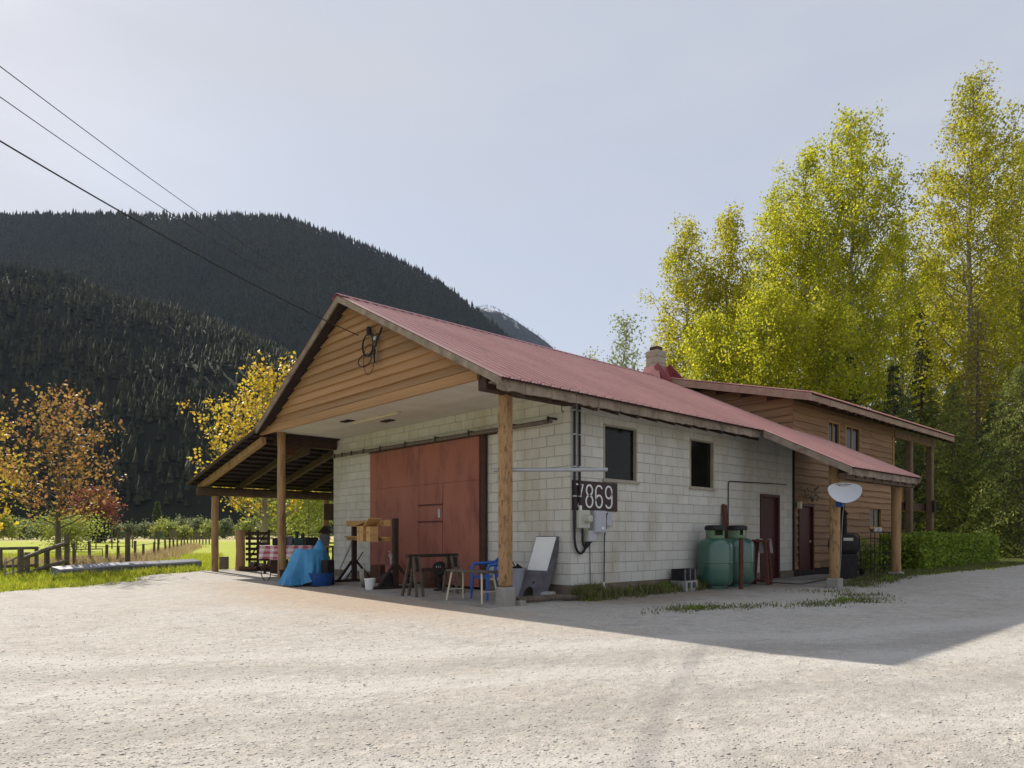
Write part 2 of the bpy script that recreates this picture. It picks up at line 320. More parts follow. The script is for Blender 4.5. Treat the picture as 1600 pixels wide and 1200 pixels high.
def field_mat():
    m = bpy.data.materials.new('field'); m.use_nodes = True; nt = m.node_tree; N = nt.nodes; L = nt.links
    p = N['Principled BSDF']; p.inputs['Roughness'].default_value = .95; p.inputs['Specular IOR Level'].default_value = .1
    geo = N.new('ShaderNodeNewGeometry')
    def noise(s, d=6):
        n = N.new('ShaderNodeTexNoise'); n.inputs['Scale'].default_value = s; n.inputs['Detail'].default_value = d; n.inputs['Roughness'].default_value = .65; L.new(geo.outputs['Position'], n.inputs['Vector']); return n
    def mr(src, a, b):
        r = N.new('ShaderNodeMapRange'); r.inputs[1].default_value = a; r.inputs[2].default_value = b; L.new(src, r.inputs[0]); return r.outputs[0]
    def mix(a, b, f):
        x = N.new('ShaderNodeMix'); x.data_type = 'RGBA'
        for sock, v in ((x.inputs[6], a), (x.inputs[7], b)):
            if hasattr(v, 'is_linked'): L.new(v, sock)
            else: sock.default_value = (*v, 1)
        L.new(f, x.inputs[0]); return x.outputs[2]
    c = mix((.27, .34, .02), (.40, .42, .04), mr(noise(.6).outputs[0], .35, .65))
    c = mix(c, (.19, .21, .03), _mul(nt, mr(noise(6).outputs[0], .5, .7), .6))
    # the far end of the hay field is cut and dry
    sx = N.new('ShaderNodeSeparateXYZ'); L.new(geo.outputs['Position'], sx.inputs[0])
    a1 = N.new('ShaderNodeMath'); a1.operation = 'MULTIPLY'; a1.inputs[1].default_value = FX; L.new(sx.outputs[0], a1.inputs[0])
    a2 = N.new('ShaderNodeMath'); a2.operation = 'MULTIPLY_ADD'; a2.inputs[1].default_value = FY; L.new(sx.outputs[1], a2.inputs[0]); L.new(a1.outputs[0], a2.inputs[2])
    a3 = N.new('ShaderNodeMath'); L.new(a2.outputs[0], a3.inputs[0]); L.new(_mul(nt, noise(.05).outputs[0], 60), a3.inputs[1])
    c = mix(c, (.44, .38, .18), mr(a3.outputs[0], 110, 140))
    L.new(c, p.inputs['Base Color'])
    b = N.new('ShaderNodeBump'); b.inputs['Strength'].default_value = .8; b.inputs['Distance'].default_value = .06; L.new(noise(9).outputs[0], b.inputs['Height']); L.new(b.outputs[0], p.inputs['Normal'])
    return m
Mt['field'] = field_mat()
def check_mat():
    m = mat('checked_cloth', (.75, .70, .70), (.68, .62, .62), 5, .85); nt = m.node_tree; N = nt.nodes; L = nt.links
    geo = N.new('ShaderNodeNewGeometry'); sx = N.new('ShaderNodeSeparateXYZ'); L.new(geo.outputs['Position'], sx.inputs[0]); last = None
    def band(src, k):
        a = N.new('ShaderNodeMath'); a.operation = 'MULTIPLY'; a.inputs[1].default_value = k; L.new(src, a.inputs[0])
        f = N.new('ShaderNodeMath'); f.operation = 'FRACT'; L.new(a.outputs[0], f.inputs[0])
        g = N.new('ShaderNodeMath'); g.operation = 'GREATER_THAN'; g.inputs[1].default_value = .5; L.new(f.outputs[0], g.inputs[0]); return g.outputs[0]
    ad = N.new('ShaderNodeMath'); L.new(band(sx.outputs[1], 5.5), ad.inputs[0]); L.new(band(sx.outputs[2], 6.5), ad.inputs[1])
    x = N.new('ShaderNodeMix'); x.data_type = 'RGBA'; x.inputs[6].default_value = (.74, .68, .68, 1); x.inputs[7].default_value = (.42, .05, .08, 1)
    L.new(_mul(nt, ad.outputs[0], .46), x.inputs[0]); L.new(x.outputs[2], N['Principled BSDF'].inputs['Base Color']); return m
Mt['check'] = check_mat()
# ---------------------------------------------------------------- ground
def ground_sheet():
    ys = sorted(set([-160, -90, -50, -30] + list(np.arange(-22, 40, 1.5)) + [42, 50, 60, 75, 95, 120, 160, 220, 300, 420, 600, 900, 1400, 2200, 3600]))
    xs = sorted(set([-3000, -1800, -1000, -600, -350, -200, -120, -70, -45, -30] + list(np.arange(-22, 34, 1.5)) + [36, 45, 60, 80, 110, 150, 220, 320, 500, 800, 1400, 2400, 3600]))
    V = [(x, y, G(x, y)) for y in ys for x in xs]; n = len(xs)
    F = [(j * n + i, j * n + i + 1, (j + 1) * n + i + 1, (j + 1) * n + i) for j in range(len(ys) - 1) for i in range(n - 1)]
    npmesh('ground', V, F, Mt['field'], kind='structure')
ground_sheet()
def wobble(poly, step=.5, amp=.16):
    out = []
    for i, a in enumerate(poly):
        b = poly[(i + 1) % len(poly)]; n = max(1, int(math.dist(a, b) / step))
        for k in range(n):
            t = k / n; out.append((a[0] + (b[0] - a[0]) * t + rnd.gauss(0, amp), a[1] + (b[1] - a[1]) * t + rnd.gauss(0, amp)))
    return out
def sheet(name, poly, off, m, step=1.2, kind='structure'):
    from mathutils.geometry import delaunay_2d_cdt
    pts = [Vector(p) for p in poly]; nb = len(pts)
    xs = [p.x for p in pts]; ysv = [p.y for p in pts]
    grid = [Vector((x, y)) for x in np.arange(min(xs), max(xs), step) for y in np.arange(min(ysv), max(ysv), step)]
    vs, es, fs, *_ = delaunay_2d_cdt(pts + grid, [], [list(range(nb))], 1, 1e-4)
    mb = MB(); mb.add([(v.x, v.y, G(v.x, v.y) + off) for v in vs], [tuple(f) for f in fs]); return mb.build(name, m, kind=kind)
YARD = [(-60, -60), (60, -60), (60, -14), (27, -5.2), (21.5, -3.6), (17, -3.3), (12.5, -3.1), (9.4, -2.75), (8.9, -1.9), (9.4, -1.2), (10.5, -.9), (10.5, -.02), (.02, -.02),
        (-.02, .02), (-.02, 9.02), (-.02, 13.2), (-1.0, 14.2), (-2.1, 14.3), (-3.6, 12.7), (-4.8, 11.0), (-5.7, 9.9), (-7.6, 8.9), (-11, 7.9), (-30, 4), (-60, 2)]
YARD_W = wobble(YARD, .55, .11)
sheet('gravel_yard', YARD_W, .018, Mt['gravel'], 1.0)
def inside(x, y, P):
    c = False; n = len(P); j = n - 1
    for i in range(n):
        if (P[i][1] > y) != (P[j][1] > y) and x < (P[j][0] - P[i][0]) * (y - P[i][1]) / (P[j][1] - P[i][1]) + P[i][0]: c = not c
        j = i
    return c
# concrete slab under the porch roof and the lean-to
sl = MB(); nxs = [-2.1, -1, -.01]; nys = list(np.linspace(-.12, 13.3, 12))
top = [(x, y, SL(x, y)) for y in nys for x in nxs]; bot = [(x, y, z - .2) for x, y, z in top]; n = 3; k = len(top)
sl.add(top + bot, [(j * n + i, j * n + i + 1, (j + 1) * n + i + 1, (j + 1) * n + i) for j in range(11) for i in range(2)]
       + [(k + j * n, j * n, (j + 1) * n, k + (j + 1) * n) for j in range(11)] + [(k, k + 1, 1, 0), (k + 1, k + 2, 2, 1)])
sl.build('concrete_slab', Mt['concrete'], kind='structure')
sl2 = MB(); nxs = list(np.linspace(-.009, 8, 6)); nys = [9.25, 11, 13.3]; top = [(x, y, SL(x, y)) for y in nys for x in nxs]; n = 6
sl2.add(top, [(j * n + i, j * n + i + 1, (j + 1) * n + i + 1, (j + 1) * n + i) for j in range(2) for i in range(5)]); sl2.build('concrete_floor', Mt['concrete'], kind='structure')
# doorstep pavement before the house doors
sheet('pavement', [(6.6, -.04), (6.6, -1.3), (8.4, -1.35), (10.35, -1.1), (10.35, -.04)], .04, Mt['concrete'], .5)
# ---------------------------------------------------------------- the building
BLD = empty('workshop_building', label='concrete block workshop with red metal roof and timber clad house behind', cat='building')
RIDGE_Y, RIDGE_Z = 4.31, 6.21
def zr(y):                                   # roof surface over y
    if y <= RIDGE_Y: return RIDGE_Z - .497 * (RIDGE_Y - y)
    if y <= 8.5: return RIDGE_Z - .545 * (y - RIDGE_Y)
    return zr(8.5) - .213 * (y - 8.5)
def zd(y): return 4.94 + .2475 * (y + .7)    # dormer roof
def subtract(rects, hole):
    a0, a1, b0, b1 = hole; out = []
    for x0, x1, y0, y1 in rects:
        if a1 <= x0 or a0 >= x1 or b1 <= y0 or b0 >= y1: out.append((x0, x1, y0, y1)); continue
        if a0 > x0: out.append((x0, a0, y0, y1))
        if a1 < x1: out.append((a1, x1, y0, y1))
        xa, xb = max(x0, a0), min(x1, a1)
        if b0 > y0: out.append((xa, xb, y0, b0))
        if b1 < y1: out.append((xa, xb, b1, y1))
    return [r for r in out if r[1] - r[0] > .02 and r[3] - r[2] > .02]
FZ, CH, BL = .28, .2032, .4064
# openings (along, z)
HOLES_SIDE = [(.95, 2.0, 2.30, 3.40), (3.92, 4.9, 2.29, 3.39), (7.06, 8.08, 0, 2.28)]
HOLES_FRONT = [(2.47, 6.86, 0, 3.3)]
def wall_core(name, L_, holes, front):
    mb = MB()
    rects = [(0.02, L_, -.1, FZ + CH * 18 - .01)]
    for h in holes: rects = subtract(rects, h)
    for a, b, c, d in rects:
        if front: mb.box(.012, .2, a if a > .05 else .2, b, c, d)
        else: mb.box(a if a > .05 else .012, b, .012, .2, c, d)
    return mb
front_core = wall_core('front_wall', 9.0, HOLES_FRONT, True).build('front_wall', Mt['mortar'], BLD)
side_core = wall_core('side_wall', 8.83, HOLES_SIDE, False).build('side_wall', Mt['mortar'], BLD)
blocks = []
for wall, L_, holes in (('f', 9.0, HOLES_FRONT), ('s', 8.82, HOLES_SIDE)):
    for c in range(18):
        z0 = FZ + c * CH; odd = (c % 2) ^ (wall == 's'); x = -BL / 2 if odd else 0
        while x < L_ - .02:
            a, b = max(0, x), min(L_, x + BL); x += BL
            if b - a < .05: continue
            full = [(a, b, z0, z0 + CH)]
            for h in holes: full = subtract(full, h)
            for r in full: blocks.append((wall, r))
def block_mesh(w, h, m):
    """face of a block, 12 mm proud of the joints, arrises worn round"""
    j = .004; c = .004; mb = MB(); t = .007
    v = [(j, 0, j), (w - j, 0, j), (w - j, 0, h - j), (j, 0, h - j)]
    o = [(j + c, -t, j + c), (w - j - c, -t, j + c), (w - j - c, -t, h - j - c), (j + c, -t, h - j - c)]
    v2 = [(a, -t + c, b) for a, _, b in v]
    mb.add(v + v2 + o, [(8, 9, 10, 11)] + [(i, (i + 1) % 4, 4 + (i + 1) % 4, 4 + i) for i in range(4)] + [(4 + i, 4 + (i + 1) % 4, 8 + (i + 1) % 4, 8 + i) for i in range(4)])
    return mb
def blk_d(b):
    w, r = b; m = (r[0] + r[1]) / 2
    return depth(0, m) if w == 'f' else depth(m, 0)
def blk_area(b):
    w, r = b; d = blk_d(b); return -(r[1] - r[0]) * (r[3] - r[2]) / d / d * (.73 if w == 'f' else .62)
blocks.sort(key=blk_area)
cache = {}; rest = {'f': MB(), 's': MB()}; bcount = 0
bare = set()
for i, (w, r) in enumerate(blocks):
    wd, ht = r[1] - r[0], r[3] - r[2]; small = wd < .3 and ht > .15
    unpainted = small and rnd.random() < .22 and any(abs(r[0] - h[1]) < .02 or abs(r[1] - h[0]) < .02 for h in HOLES_SIDE)
    mkey = 'block_bare' if unpainted else 'block'
    mtx = Matrix.Translation((0, r[0], r[2])) @ Matrix(((0, 1, 0, 0), (1, 0, 0, 0), (0, 0, 1, 0), (0, 0, 0, 1))) if w == 'f' else Matrix.Translation((r[0], 0, r[2]))
    if i < 300:
        kx = (round(wd, 3), round(ht, 3), mkey, w)
        if kx not in cache:
            mb = block_mesh(wd, ht, mkey)
            if w == 'f': mb.v = [(y, x, z) for x, y, z in mb.v]; mb.f = [f[::-1] for f in mb.f]
            cache[kx] = mb.mesh('block', Mt[mkey])
        o = bpy.data.objects.new('block', cache[kx]); link(o, front_core if w == 'f' else side_core)
        d = rnd.uniform(-.0015, .0015)
        o.location = (d, r[0], r[2]) if w == 'f' else (r[0], d, r[2])
        if unpainted: o['label'] = 'bare grey block'
    else:
        mb = block_mesh(wd, ht, mkey)
        rest[w].add([(y, x + r[0], z + r[2]) if w == 'f' else (x + r[0], y, z + r[2]) for x, y, z in mb.v], [f[::-1] if w == 'f' else f for f in mb.f])
for w in rest:
    if rest[w].f: rest[w].build('block_courses', Mt['block'], front_core if w == 'f' else side_core, kind='stuff')
for q in ((-.03, .19, .2, 2.33, -.15, FZ - .003), (-.03, .19, 6.9, 9.0, -.15, FZ - .003), (-.028, 7.03, -.035, .19, -.15, FZ - .005), (8.1, 8.83, -.035, .19, -.15, FZ - .005)): B(*q).build('foundation', Mt['foundation'], BLD)
B(.2, 8.8, 9.0, 9.2, -.1, 3.95).build('back_wall', Mt['block'], BLD)
# left side wall boards (in the lean-to) are hidden by the corner; end walls close the shell
B(15.9, 16.08, .2, 8.9, 0, 5.0).build('end_wall', Mt['siding_side'], BLD)
# gable boards
gw = MB(); gw.prism([(-2.13, -.3, 3.84), (-2.13, 8.6, 3.84), (-2.13, RIDGE_Y, RIDGE_Z - .16)], None, (.03, 0, 0)); gable = gw.build('gable_wall', Mt['brown_beam'], BLD)
def gy(z):                                    # ends of a gable board at height z
    zz = z + .13; a = RIDGE_Y - (RIDGE_Z - zz) / .497
    b = RIDGE_Y + (RIDGE_Z - zz) / .545
    return a, min(b, 8.84)
z = 3.985; k = 0
while z < 6.02:
    h = .178 + rnd.uniform(-.012, .012); z1 = min(z + h + .02, 6.06); a0, b0 = gy(z); a1, b1 = gy(z1)
    if b1 - a1 < .05: break
    mb = MB(); ys_ = np.linspace(0, 1, 7); lo = [(0, 0)[0]] * 0
    P0 = [(-2.2, a0 + (b0 - a0) * t, z + rnd.uniform(-.006, .006)) for t in ys_]; P1 = [(-2.145, a1 + (b1 - a1) * t, z1) for t in ys_]
    Q0 = [(-2.140, p[1], p[2]) for p in P0]; n = 7
    mb.add(P0 + P1 + Q0, [(i + 1, i, n + i, n + i + 1) for i in range(6)] + [(i, i + 1, 2 * n + i + 1, 2 * n + i) for i in range(6)])
    mb.build('board', Mt['gable_wood'], gable); z += h
B(-2.2, -2.132, .06, 8.84, 3.80, 3.98, .006).build('trim_board', Mt['gable_wood'], gable)
# porch ceiling planks
sof = B(-2.12, -.02, .11, 8.74, 3.905, 3.95).build('porch_ceiling', Mt['soffit'], BLD)
for i in range(13):
    x0 = -2.125 + i * .162
    B(x0, x0 + .157, .11, 8.74, 3.886, 3.902, .003).build('plank', Mt['soffit'], sof)
lx, ly = at(603, 16.1)
lf = B(-.05, .05, -.95, .95, -.05, 0, .01).build('ceiling_light', Mt['light_cover'], label='long yellowed fluorescent light under the porch ceiling', cat='light', loc=(-1.2, 4.85, 3.884))
for yy, xx in ((5.72, -1.42), (5.05, -.75)):
    mb = B(xx - .09, xx + .09, yy - .2, yy + .2, 3.868, 3.884, .004)
    v = mb.build('ceiling_vent', Mt['black_soft'], label='small dark square vent at the end of the porch light' if xx < -1 else 'dark slotted vent between the porch light and the door', cat='vent')
    for q in range(5): B(xx - .08, xx + .08, yy - .17 + q * .08, yy - .14 + q * .08, 3.862, 3.868).build('slat', Mt['brown_beam'], v)
# beams
def bolts(mb, pts):
    for p in pts: mb.lathe([(0, -.0), (.03, 0), (.03, .03), (0, .035)], p, 8)
bm = B(-2.15, -.03, -.11, .1, 3.62, 3.87, .012).build('beam', Mt['brown_beam'], BLD)
for xx in (-1.15, -.62): B(xx - .05, xx + .05, -.118, -.02, 3.871, 3.93).build('block', Mt['brown_beam'], bm)
B(-1.78, -.03, 8.76, 8.98, 3.6, 3.86, .012).build('beam', Mt['brown_beam'], BLD)
hk = MB().tube([(-.28, -.05, 3.62), (-.28, -.05, 3.5), (-.25, -.05, 3.47), (-.23, -.05, 3.5)], .008, 6); hk.build('hook', Mt['black'], bm)
# posts
def log_post(name, x, y, z0, z1, w, pier=None, label=None, mkey='post', lean=0):
    mb = MB(); n = 9; pts = []
    for i in range(n):
        t = i / (n - 1); pts.append((x + rnd.uniform(-.008, .008), y + rnd.uniform(-.008, .008), z0 + (z1 - z0) * t))
    mb.tube(pts, [w / 2 * rnd.uniform(.97, 1.05) for _ in range(n)], 10)
    p = mb.build(name, Mt[mkey], BLD)
    if label: p['label'] = label
    if pier:
        g = G(x, y); B(x - pier, x + pier, y - pier, y + pier, g - .2, z0 - .003, .02).build('pier', Mt['concrete'], p)
    return p
def sq_post(x, y, z0, z1, w, pier=None, label=None, rz=0, m='post'):
    mb = MB(); mb.m = Matrix.Translation((x, y, 0)) @ Matrix.Rotation(rz, 4, 'Z'); mb.box(-w / 2, w / 2, -w / 2, w / 2, z0, z1, .03)
    p = mb.build('post', Mt[m], BLD)
    if label: p['label'] = label
    if pier:
        g = G(x, y); B(x - pier, x + pier, y - pier, y + pier, g - .2, z0 - .003, .02).build('pier', Mt['concrete'], p)
    return p
cp = sq_post(-1.62, 0, .34, 3.618, .2, .13, 'scarred square post under the corner beam', .1, 'post_scarred')
log_post('post', -1.75, 8.5, .1, 3.884, .21)
# lean-to
for x in (-1.83, 1.86, 5.6): log_post('post', x, 13.0, G(x, 13) - .05, 2.43, .2)
mb = MB(); mb.tube([(-2.35 + i * 1.1, 13.0 + rnd.uniform(-.015, .015), 2.56) for i in range(10)], [rnd.uniform(.125, .14) for _ in range(10)], 9); mb.build('eave_log', Mt['rafter'], BLD)
for i in range(9):
    x = -2.12 + i * 1.12
    o = MB().bar((x, 8.75, zr(8.75) - .2), (x, 13.45, zr(13.45) - .17), .1 if i else .13, .17).build('rafter', Mt['post'] if i == 0 else Mt['rafter'], BLD)
    if i and i < 6 and i % 2: MB().bar((x + .12, 8.7, zr(8.75) - .35), (x + .12, 10.0 + (i % 3) * .4, zr(10) - .25), .05, .2).build('brace', Mt['rafter'], o)
for i in range(13):
    y = 8.8 + i * .395; B(-2.42, 7.9, y, y + .09, zr(y + .09) - .075, zr(y + .09) - .034).build('purlin', Mt['roof_under'], BLD)
B(-1.5, -1.2, 8.9, 9.02, 3.35, 3.6).build('beam_offcut', Mt['rust'], BLD)
# roof sheets: ribbed panels
PITCH = .2285
def ribbed(x0, x1, yA, zA, yB, zB, segs=1):
    """ribbed sheet between the upper edge A and the eave B"""
    prof = []; x = x0
    k0 = math.floor((x0 + 2.45) / PITCH + 1e-6)
    for k in range(k0, k0 + int((x1 - x0) / PITCH) + 3):
        b = -2.45 + k * PITCH
        for dx, h in ((0, 0), (.05, 0), (.06, .012), (.072, .012), (.082, 0), (.112, 0), (.122, .012), (.134, .012), (.144, 0), (.178, 0), (.188, .036), (.208, .036), (.218, 0)):
            q = b + dx
            if x0 - 1e-6 <= q <= x1 + 1e-6: prof.append((q, h))
    if prof[0][0] > x0 + .002: prof.insert(0, (x0, 0))
    if prof[-1][0] < x1 - .002: prof.append((x1, 0))
    d = Vector((0, yB - yA, zB - zA)); n = Vector((1, 0, 0)).cross(d).normalized()
    if n.z < 0: n = -n
    k = len(prof); V = []
    for s in range(segs + 1):
        t = s / segs; p = Vector((0, yA, zA)) + d * t + n * (0 if s in (0, segs) else rnd.uniform(-.004, .004))
        V += [(q, p.y + n.y * h, p.z + n.z * h) for q, h in prof]
    mb = MB(); mb.add(V, [(s * k + i, s * k + i + 1, (s + 1) * k + i + 1, (s + 1) * k + i) for s in range(segs) for i in range(k - 1)]); return mb
deck = MB()
def slab_piece(x0, x1, yA, zA, yB, zB, t=.035, off=.006):
    a = (zA - off, zB - off); deck.hexa([(x0, yA, a[0] - t), (x1, yA, a[0] - t), (x1, yB, a[1] - t), (x0, yB, a[1] - t), (x0, yA, a[0]), (x1, yA, a[0]), (x1, yB, a[1]), (x0, yB, a[1])])
slab_piece(-2.42, 5.78, RIDGE_Y, RIDGE_Z, -.76, zr(-.76)); slab_piece(5.782, 8.83, RIDGE_Y, RIDGE_Z, -2.76, zr(-2.76)); slab_piece(8.832, 9.97, -.03, zr(-.03), -2.76, zr(-2.76))
slab_piece(-2.42, 8.0, RIDGE_Y, RIDGE_Z, 8.5, zr(8.5))
slab_piece(-2.42, 7.95, 8.502, zr(8.5), 13.66, zr(13.66), .02)
slab_piece(8.45, 20.4, RIDGE_Y, zd(RIDGE_Y), -.66, zd(-.66))
roof = deck.build('roof', Mt['roof_under'], BLD)
x = -2.45
edges = [-2.45 + PITCH * 4 * k for k in range(0, 20)]
for x0 in edges:
    x1 = x0 + PITCH * 4
    if x0 > 9.9: break
    if x0 < 5.7: ribbed(x0, x1, RIDGE_Y, RIDGE_Z, -.8, zr(-.8), 3).build('roof_panel', Mt['roof'], roof)
    elif x1 < 8.84: ribbed(x0, x1, RIDGE_Y, RIDGE_Z, -2.8, zr(-2.8), 3).build('roof_panel', Mt['roof'], roof)
    elif x0 < 8.83:
        ribbed(x0, 8.83, RIDGE_Y, RIDGE_Z, -2.8, zr(-2.8), 3).build('roof_panel', Mt['roof'], roof)
        ribbed(8.83, x1, -.03, zr(-.03), -2.8, zr(-2.8), 3).build('roof_panel', Mt['roof'], roof)
    else: ribbed(x0, min(x1, 10.0), -.03, zr(-.03), -2.8, zr(-2.8), 3).build('roof_panel', Mt['roof'], roof)
for x0 in edges:
    if x0 > 7.9: break
    x1 = x0 + PITCH * 4
    ribbed(x0, x1, RIDGE_Y, RIDGE_Z, 8.5, zr(8.5)).build('roof_panel', Mt['roof'], roof); ribbed(x0, x1, 8.5, zr(8.5) + .002, 13.71, zr(13.71)).build('roof_panel', Mt['roof'], roof)
for k in range(13):
    x0 = 8.41 + k * PITCH * 4; ribbed(x0, min(20.45, x0 + PITCH * 4), RIDGE_Y, zd(RIDGE_Y), -.74, zd(-.74), 2).build('roof_panel', Mt['roof'], roof)
ribbed(8.3, 20.4, RIDGE_Y, zd(RIDGE_Y), 9.6, zd(RIDGE_Y) - .5 * (9.6 - RIDGE_Y)).build('roof_panel', Mt['roof'], roof)
cap = MB()
for s, sl_ in ((-1, .497), (1, .545)):
    w = .17; cap.hexa([(-2.47, RIDGE_Y, RIDGE_Z + .03), (8.5, RIDGE_Y, RIDGE_Z + .03), (8.5, RIDGE_Y + s * w, RIDGE_Z + .03 - sl_ * w), (-2.47, RIDGE_Y + s * w, RIDGE_Z + .03 - sl_ * w)] +
             [(-2.47, RIDGE_Y, RIDGE_Z + .045), (8.5, RIDGE_Y, RIDGE_Z + .045), (8.5, RIDGE_Y + s * w, RIDGE_Z + .045 - sl_ * w), (-2.47, RIDGE_Y + s * w, RIDGE_Z + .045 - sl_ * w)])
cap.build('ridge_cap', Mt['roof_cap'], roof)
# valley flashing beside the dormer cheek
MB().bar((8.79, .02, zr(.02) + .03), (8.79, 3.9, zr(3.9) + .03), .16, .012).build('flashing', Mt['roof_cap'], roof)
# barge boards and fascias
def barge(x, yA, zA, yB, zB, h=.125, t=.035, m='grey_wood', drop=.0):
    mb = MB(); n = 8; top_ = [(x, yA + (yB - yA) * i / n, zA + (zB - zA) * i / n - .012 - drop) for i in range(n + 1)]
    bot_ = [(p[0], p[1], p[2] - h + rnd.uniform(-.008, .008)) for p in top_]; k = n + 1
    b2 = [(x + t, p[1], p[2]) for p in bot_]; t2 = [(x + t, p[1], p[2]) for p in top_]
    mb.add(top_ + bot_ + b2 + t2, [(i + 1, i, k + i, k + i + 1) for i in range(n)] + [(k + i + 1, k + i, 2 * k + i, 2 * k + i + 1) for i in range(n)] + [(2 * k + i + 1, 2 * k + i, 3 * k + i, 3 * k + i + 1) for i in range(n)] + [(0, 3 * k, 2 * k, k), (n, k + n, 2 * k + n, 3 * k + n)])
    return mb.build('barge_board', Mt[m], roof)
barge(-2.44, RIDGE_Y, RIDGE_Z, -.78, zr(-.78)); barge(-2.44, RIDGE_Y + .002, RIDGE_Z, 8.5, zr(8.5), .13); barge(-2.44, 8.502, zr(8.5), 13.7, zr(13.7), .07, m='dark_wood')
barge(8.42, RIDGE_Y, zd(RIDGE_Y), -.7, zd(-.7), .2, m='fascia'); barge(5.74, -.80, zr(-.8), -2.78, zr(-2.78), .15); 
MB().bar((9.98, -.05, zr(-.05) - .09), (9.98, -2.78, zr(-2.78) - .09), .03, .14).build('barge_board', Mt['grey_wood'], roof)
# eave boards with rafter ends between them
def eave(x0, x1, y, z, step, m, h=.15, tail=.1):
    x = x0
    while x < x1 - .05:
        xe = min(x + step - .012, x1)
        mb = MB(); n = 5
        t_ = [(x + (xe - x) * i / n, y, z) for i in range(n + 1)]; b_ = [(p[0], y, z - h + rnd.uniform(-.02, .012)) for p in t_]
        k = n + 1; mb.add(t_ + b_ + [(p[0], y + .04, p[2]) for p in b_] + [(p[0], y + .04, p[2]) for p in t_],
              [(i, i + 1, k + i + 1, k + i) for i in range(n)] + [(k + i, k + i + 1, 2 * k + i + 1, 2 * k + i) for i in range(n)] + [(0, k, 2 * k, 3 * k), (n, 3 * k + n, 2 * k + n, k + n)])
        mb.build('eave_board', Mt[m], roof)
        MB().bar((xe + .0, y + .45, z - h + .13), (xe + .0, y + .042, z - h - .015), .07, .1).build('rafter_end', Mt['dark_wood'], roof)
        x += step
eave(-2.4, 5.76, -.70, zr(-.72) - .045, .6, 'grey_wood', .16)
eave(5.8, 9.96, -2.72, zr(-2.72) - .045, .5, 'grey_wood', .15)
eave(8.46, 20.4, -.68, zd(-.68) - .045, .6, 'fascia', .15)
MB().box(5.8, 9.95, -2.66, -2.62 + .12, 2.43, 2.56).build('porch_beam', Mt['rafter'], BLD)
B(-2.1, 5.76, -.67, -.012, 3.60 + .12, 3.64 + .11).build('eave_soffit', Mt['grey_wood'], BLD)
# chimney
ch = MB(); 
for i in range(5): ch.box(8.38 + (i % 2) * .006, 8.84 - (i % 2) * .006, 4.08 + (i % 2) * .006, 4.54 - (i % 2) * .006, 6.0 + i * .2, 6.195 + i * .2, .01)
chm = ch.build('chimney', Mt['block_bare'], roof)
c2 = MB(); c2.box(8.46, 8.76, 4.16, 4.46, 7.001, 7.14, .02); c2.build('flue_cap', Mt['brown_beam'], roof)
fl = MB()
fl.hexa([(8.22, 3.86, zr(3.86) + .03), (9.02, 3.86, zr(3.86) + .03), (9.02, 4.7, 6.05), (8.22, 4.7, 6.05), (8.36, 4.06, 6.5), (8.86, 4.06, 6.5), (8.86, 4.56, 6.5), (8.36, 4.56, 6.5)])
fl.build('chimney_flashing', Mt['roof_cap'], roof)
for q in ((8.32, 3.6, 6.5), (8.95, 3.4, 6.55)): MB().bar((q[0], q[1], zr(q[1]) + .03), (q[0], 4.1, q[2]), .03, .2).build('cricket_flashing', Mt['roof_cap'], roof)
# sliding door
sd_ = B(-.115, -.06, 2.50, 6.86, .12, 3.32).build('sliding_door', Mt['red_door'], BLD)
for y0, y1, z0, z1 in ((2.5, 3.76, .12, 2.39), (2.5, 4.68, 2.402, 3.32), (4.692, 6.86, .12, 2.39), (4.692, 6.86, 2.402, 3.32), (3.772, 4.68, 1.93, 2.39)):
    B(-.128, -.117, y0 + .001, y1 - .001, z0 + .001, z1 - .001, .003).build('panel', Mt['red_door'], sd_)
wk = B(-.132, -.117, 3.78, 4.67, .17, 1.92, .004).build('wicket_door', Mt['red_door'], sd_)
B(-.15, -.133, 3.84, 3.92, 1.62, 1.82, .006).build('latch', Mt['box_grey'], wk); B(-.142, -.133, 3.76, 4.72, 1.90, 1.935).build('batten', Mt['dark_red'], wk); B(-.146, -.133, 3.76, 4.72, 1.52, 1.55).build('bar', Mt['dark_red'], wk)
B(-.1, -.02, 2.34, 2.48, .1, 3.36, .008).build('door_jamb', Mt['brown_beam'], BLD)
rl = MB().tube([(-.2, .3, 3.36), (-.2, 8.62, 3.39)], .045, 8); rl = rl.build('door_rail', Mt['rail_metal'], BLD)
for y in (.34, 1.4, 2.7, 3.9, 5.1, 6.2, 7.0, 7.6, 8.1, 8.5): B(-.2, -.012, y - .015, y + .015, 3.40, 3.44).box(-.25, -.235, y - .02, y + .02, 3.33, 3.45).build('bracket', Mt['black_soft'], rl)
B(-.14, -.05, 2.0, 6.9, 3.322, 3.35).build('door_head', Mt['brown_beam'], BLD)
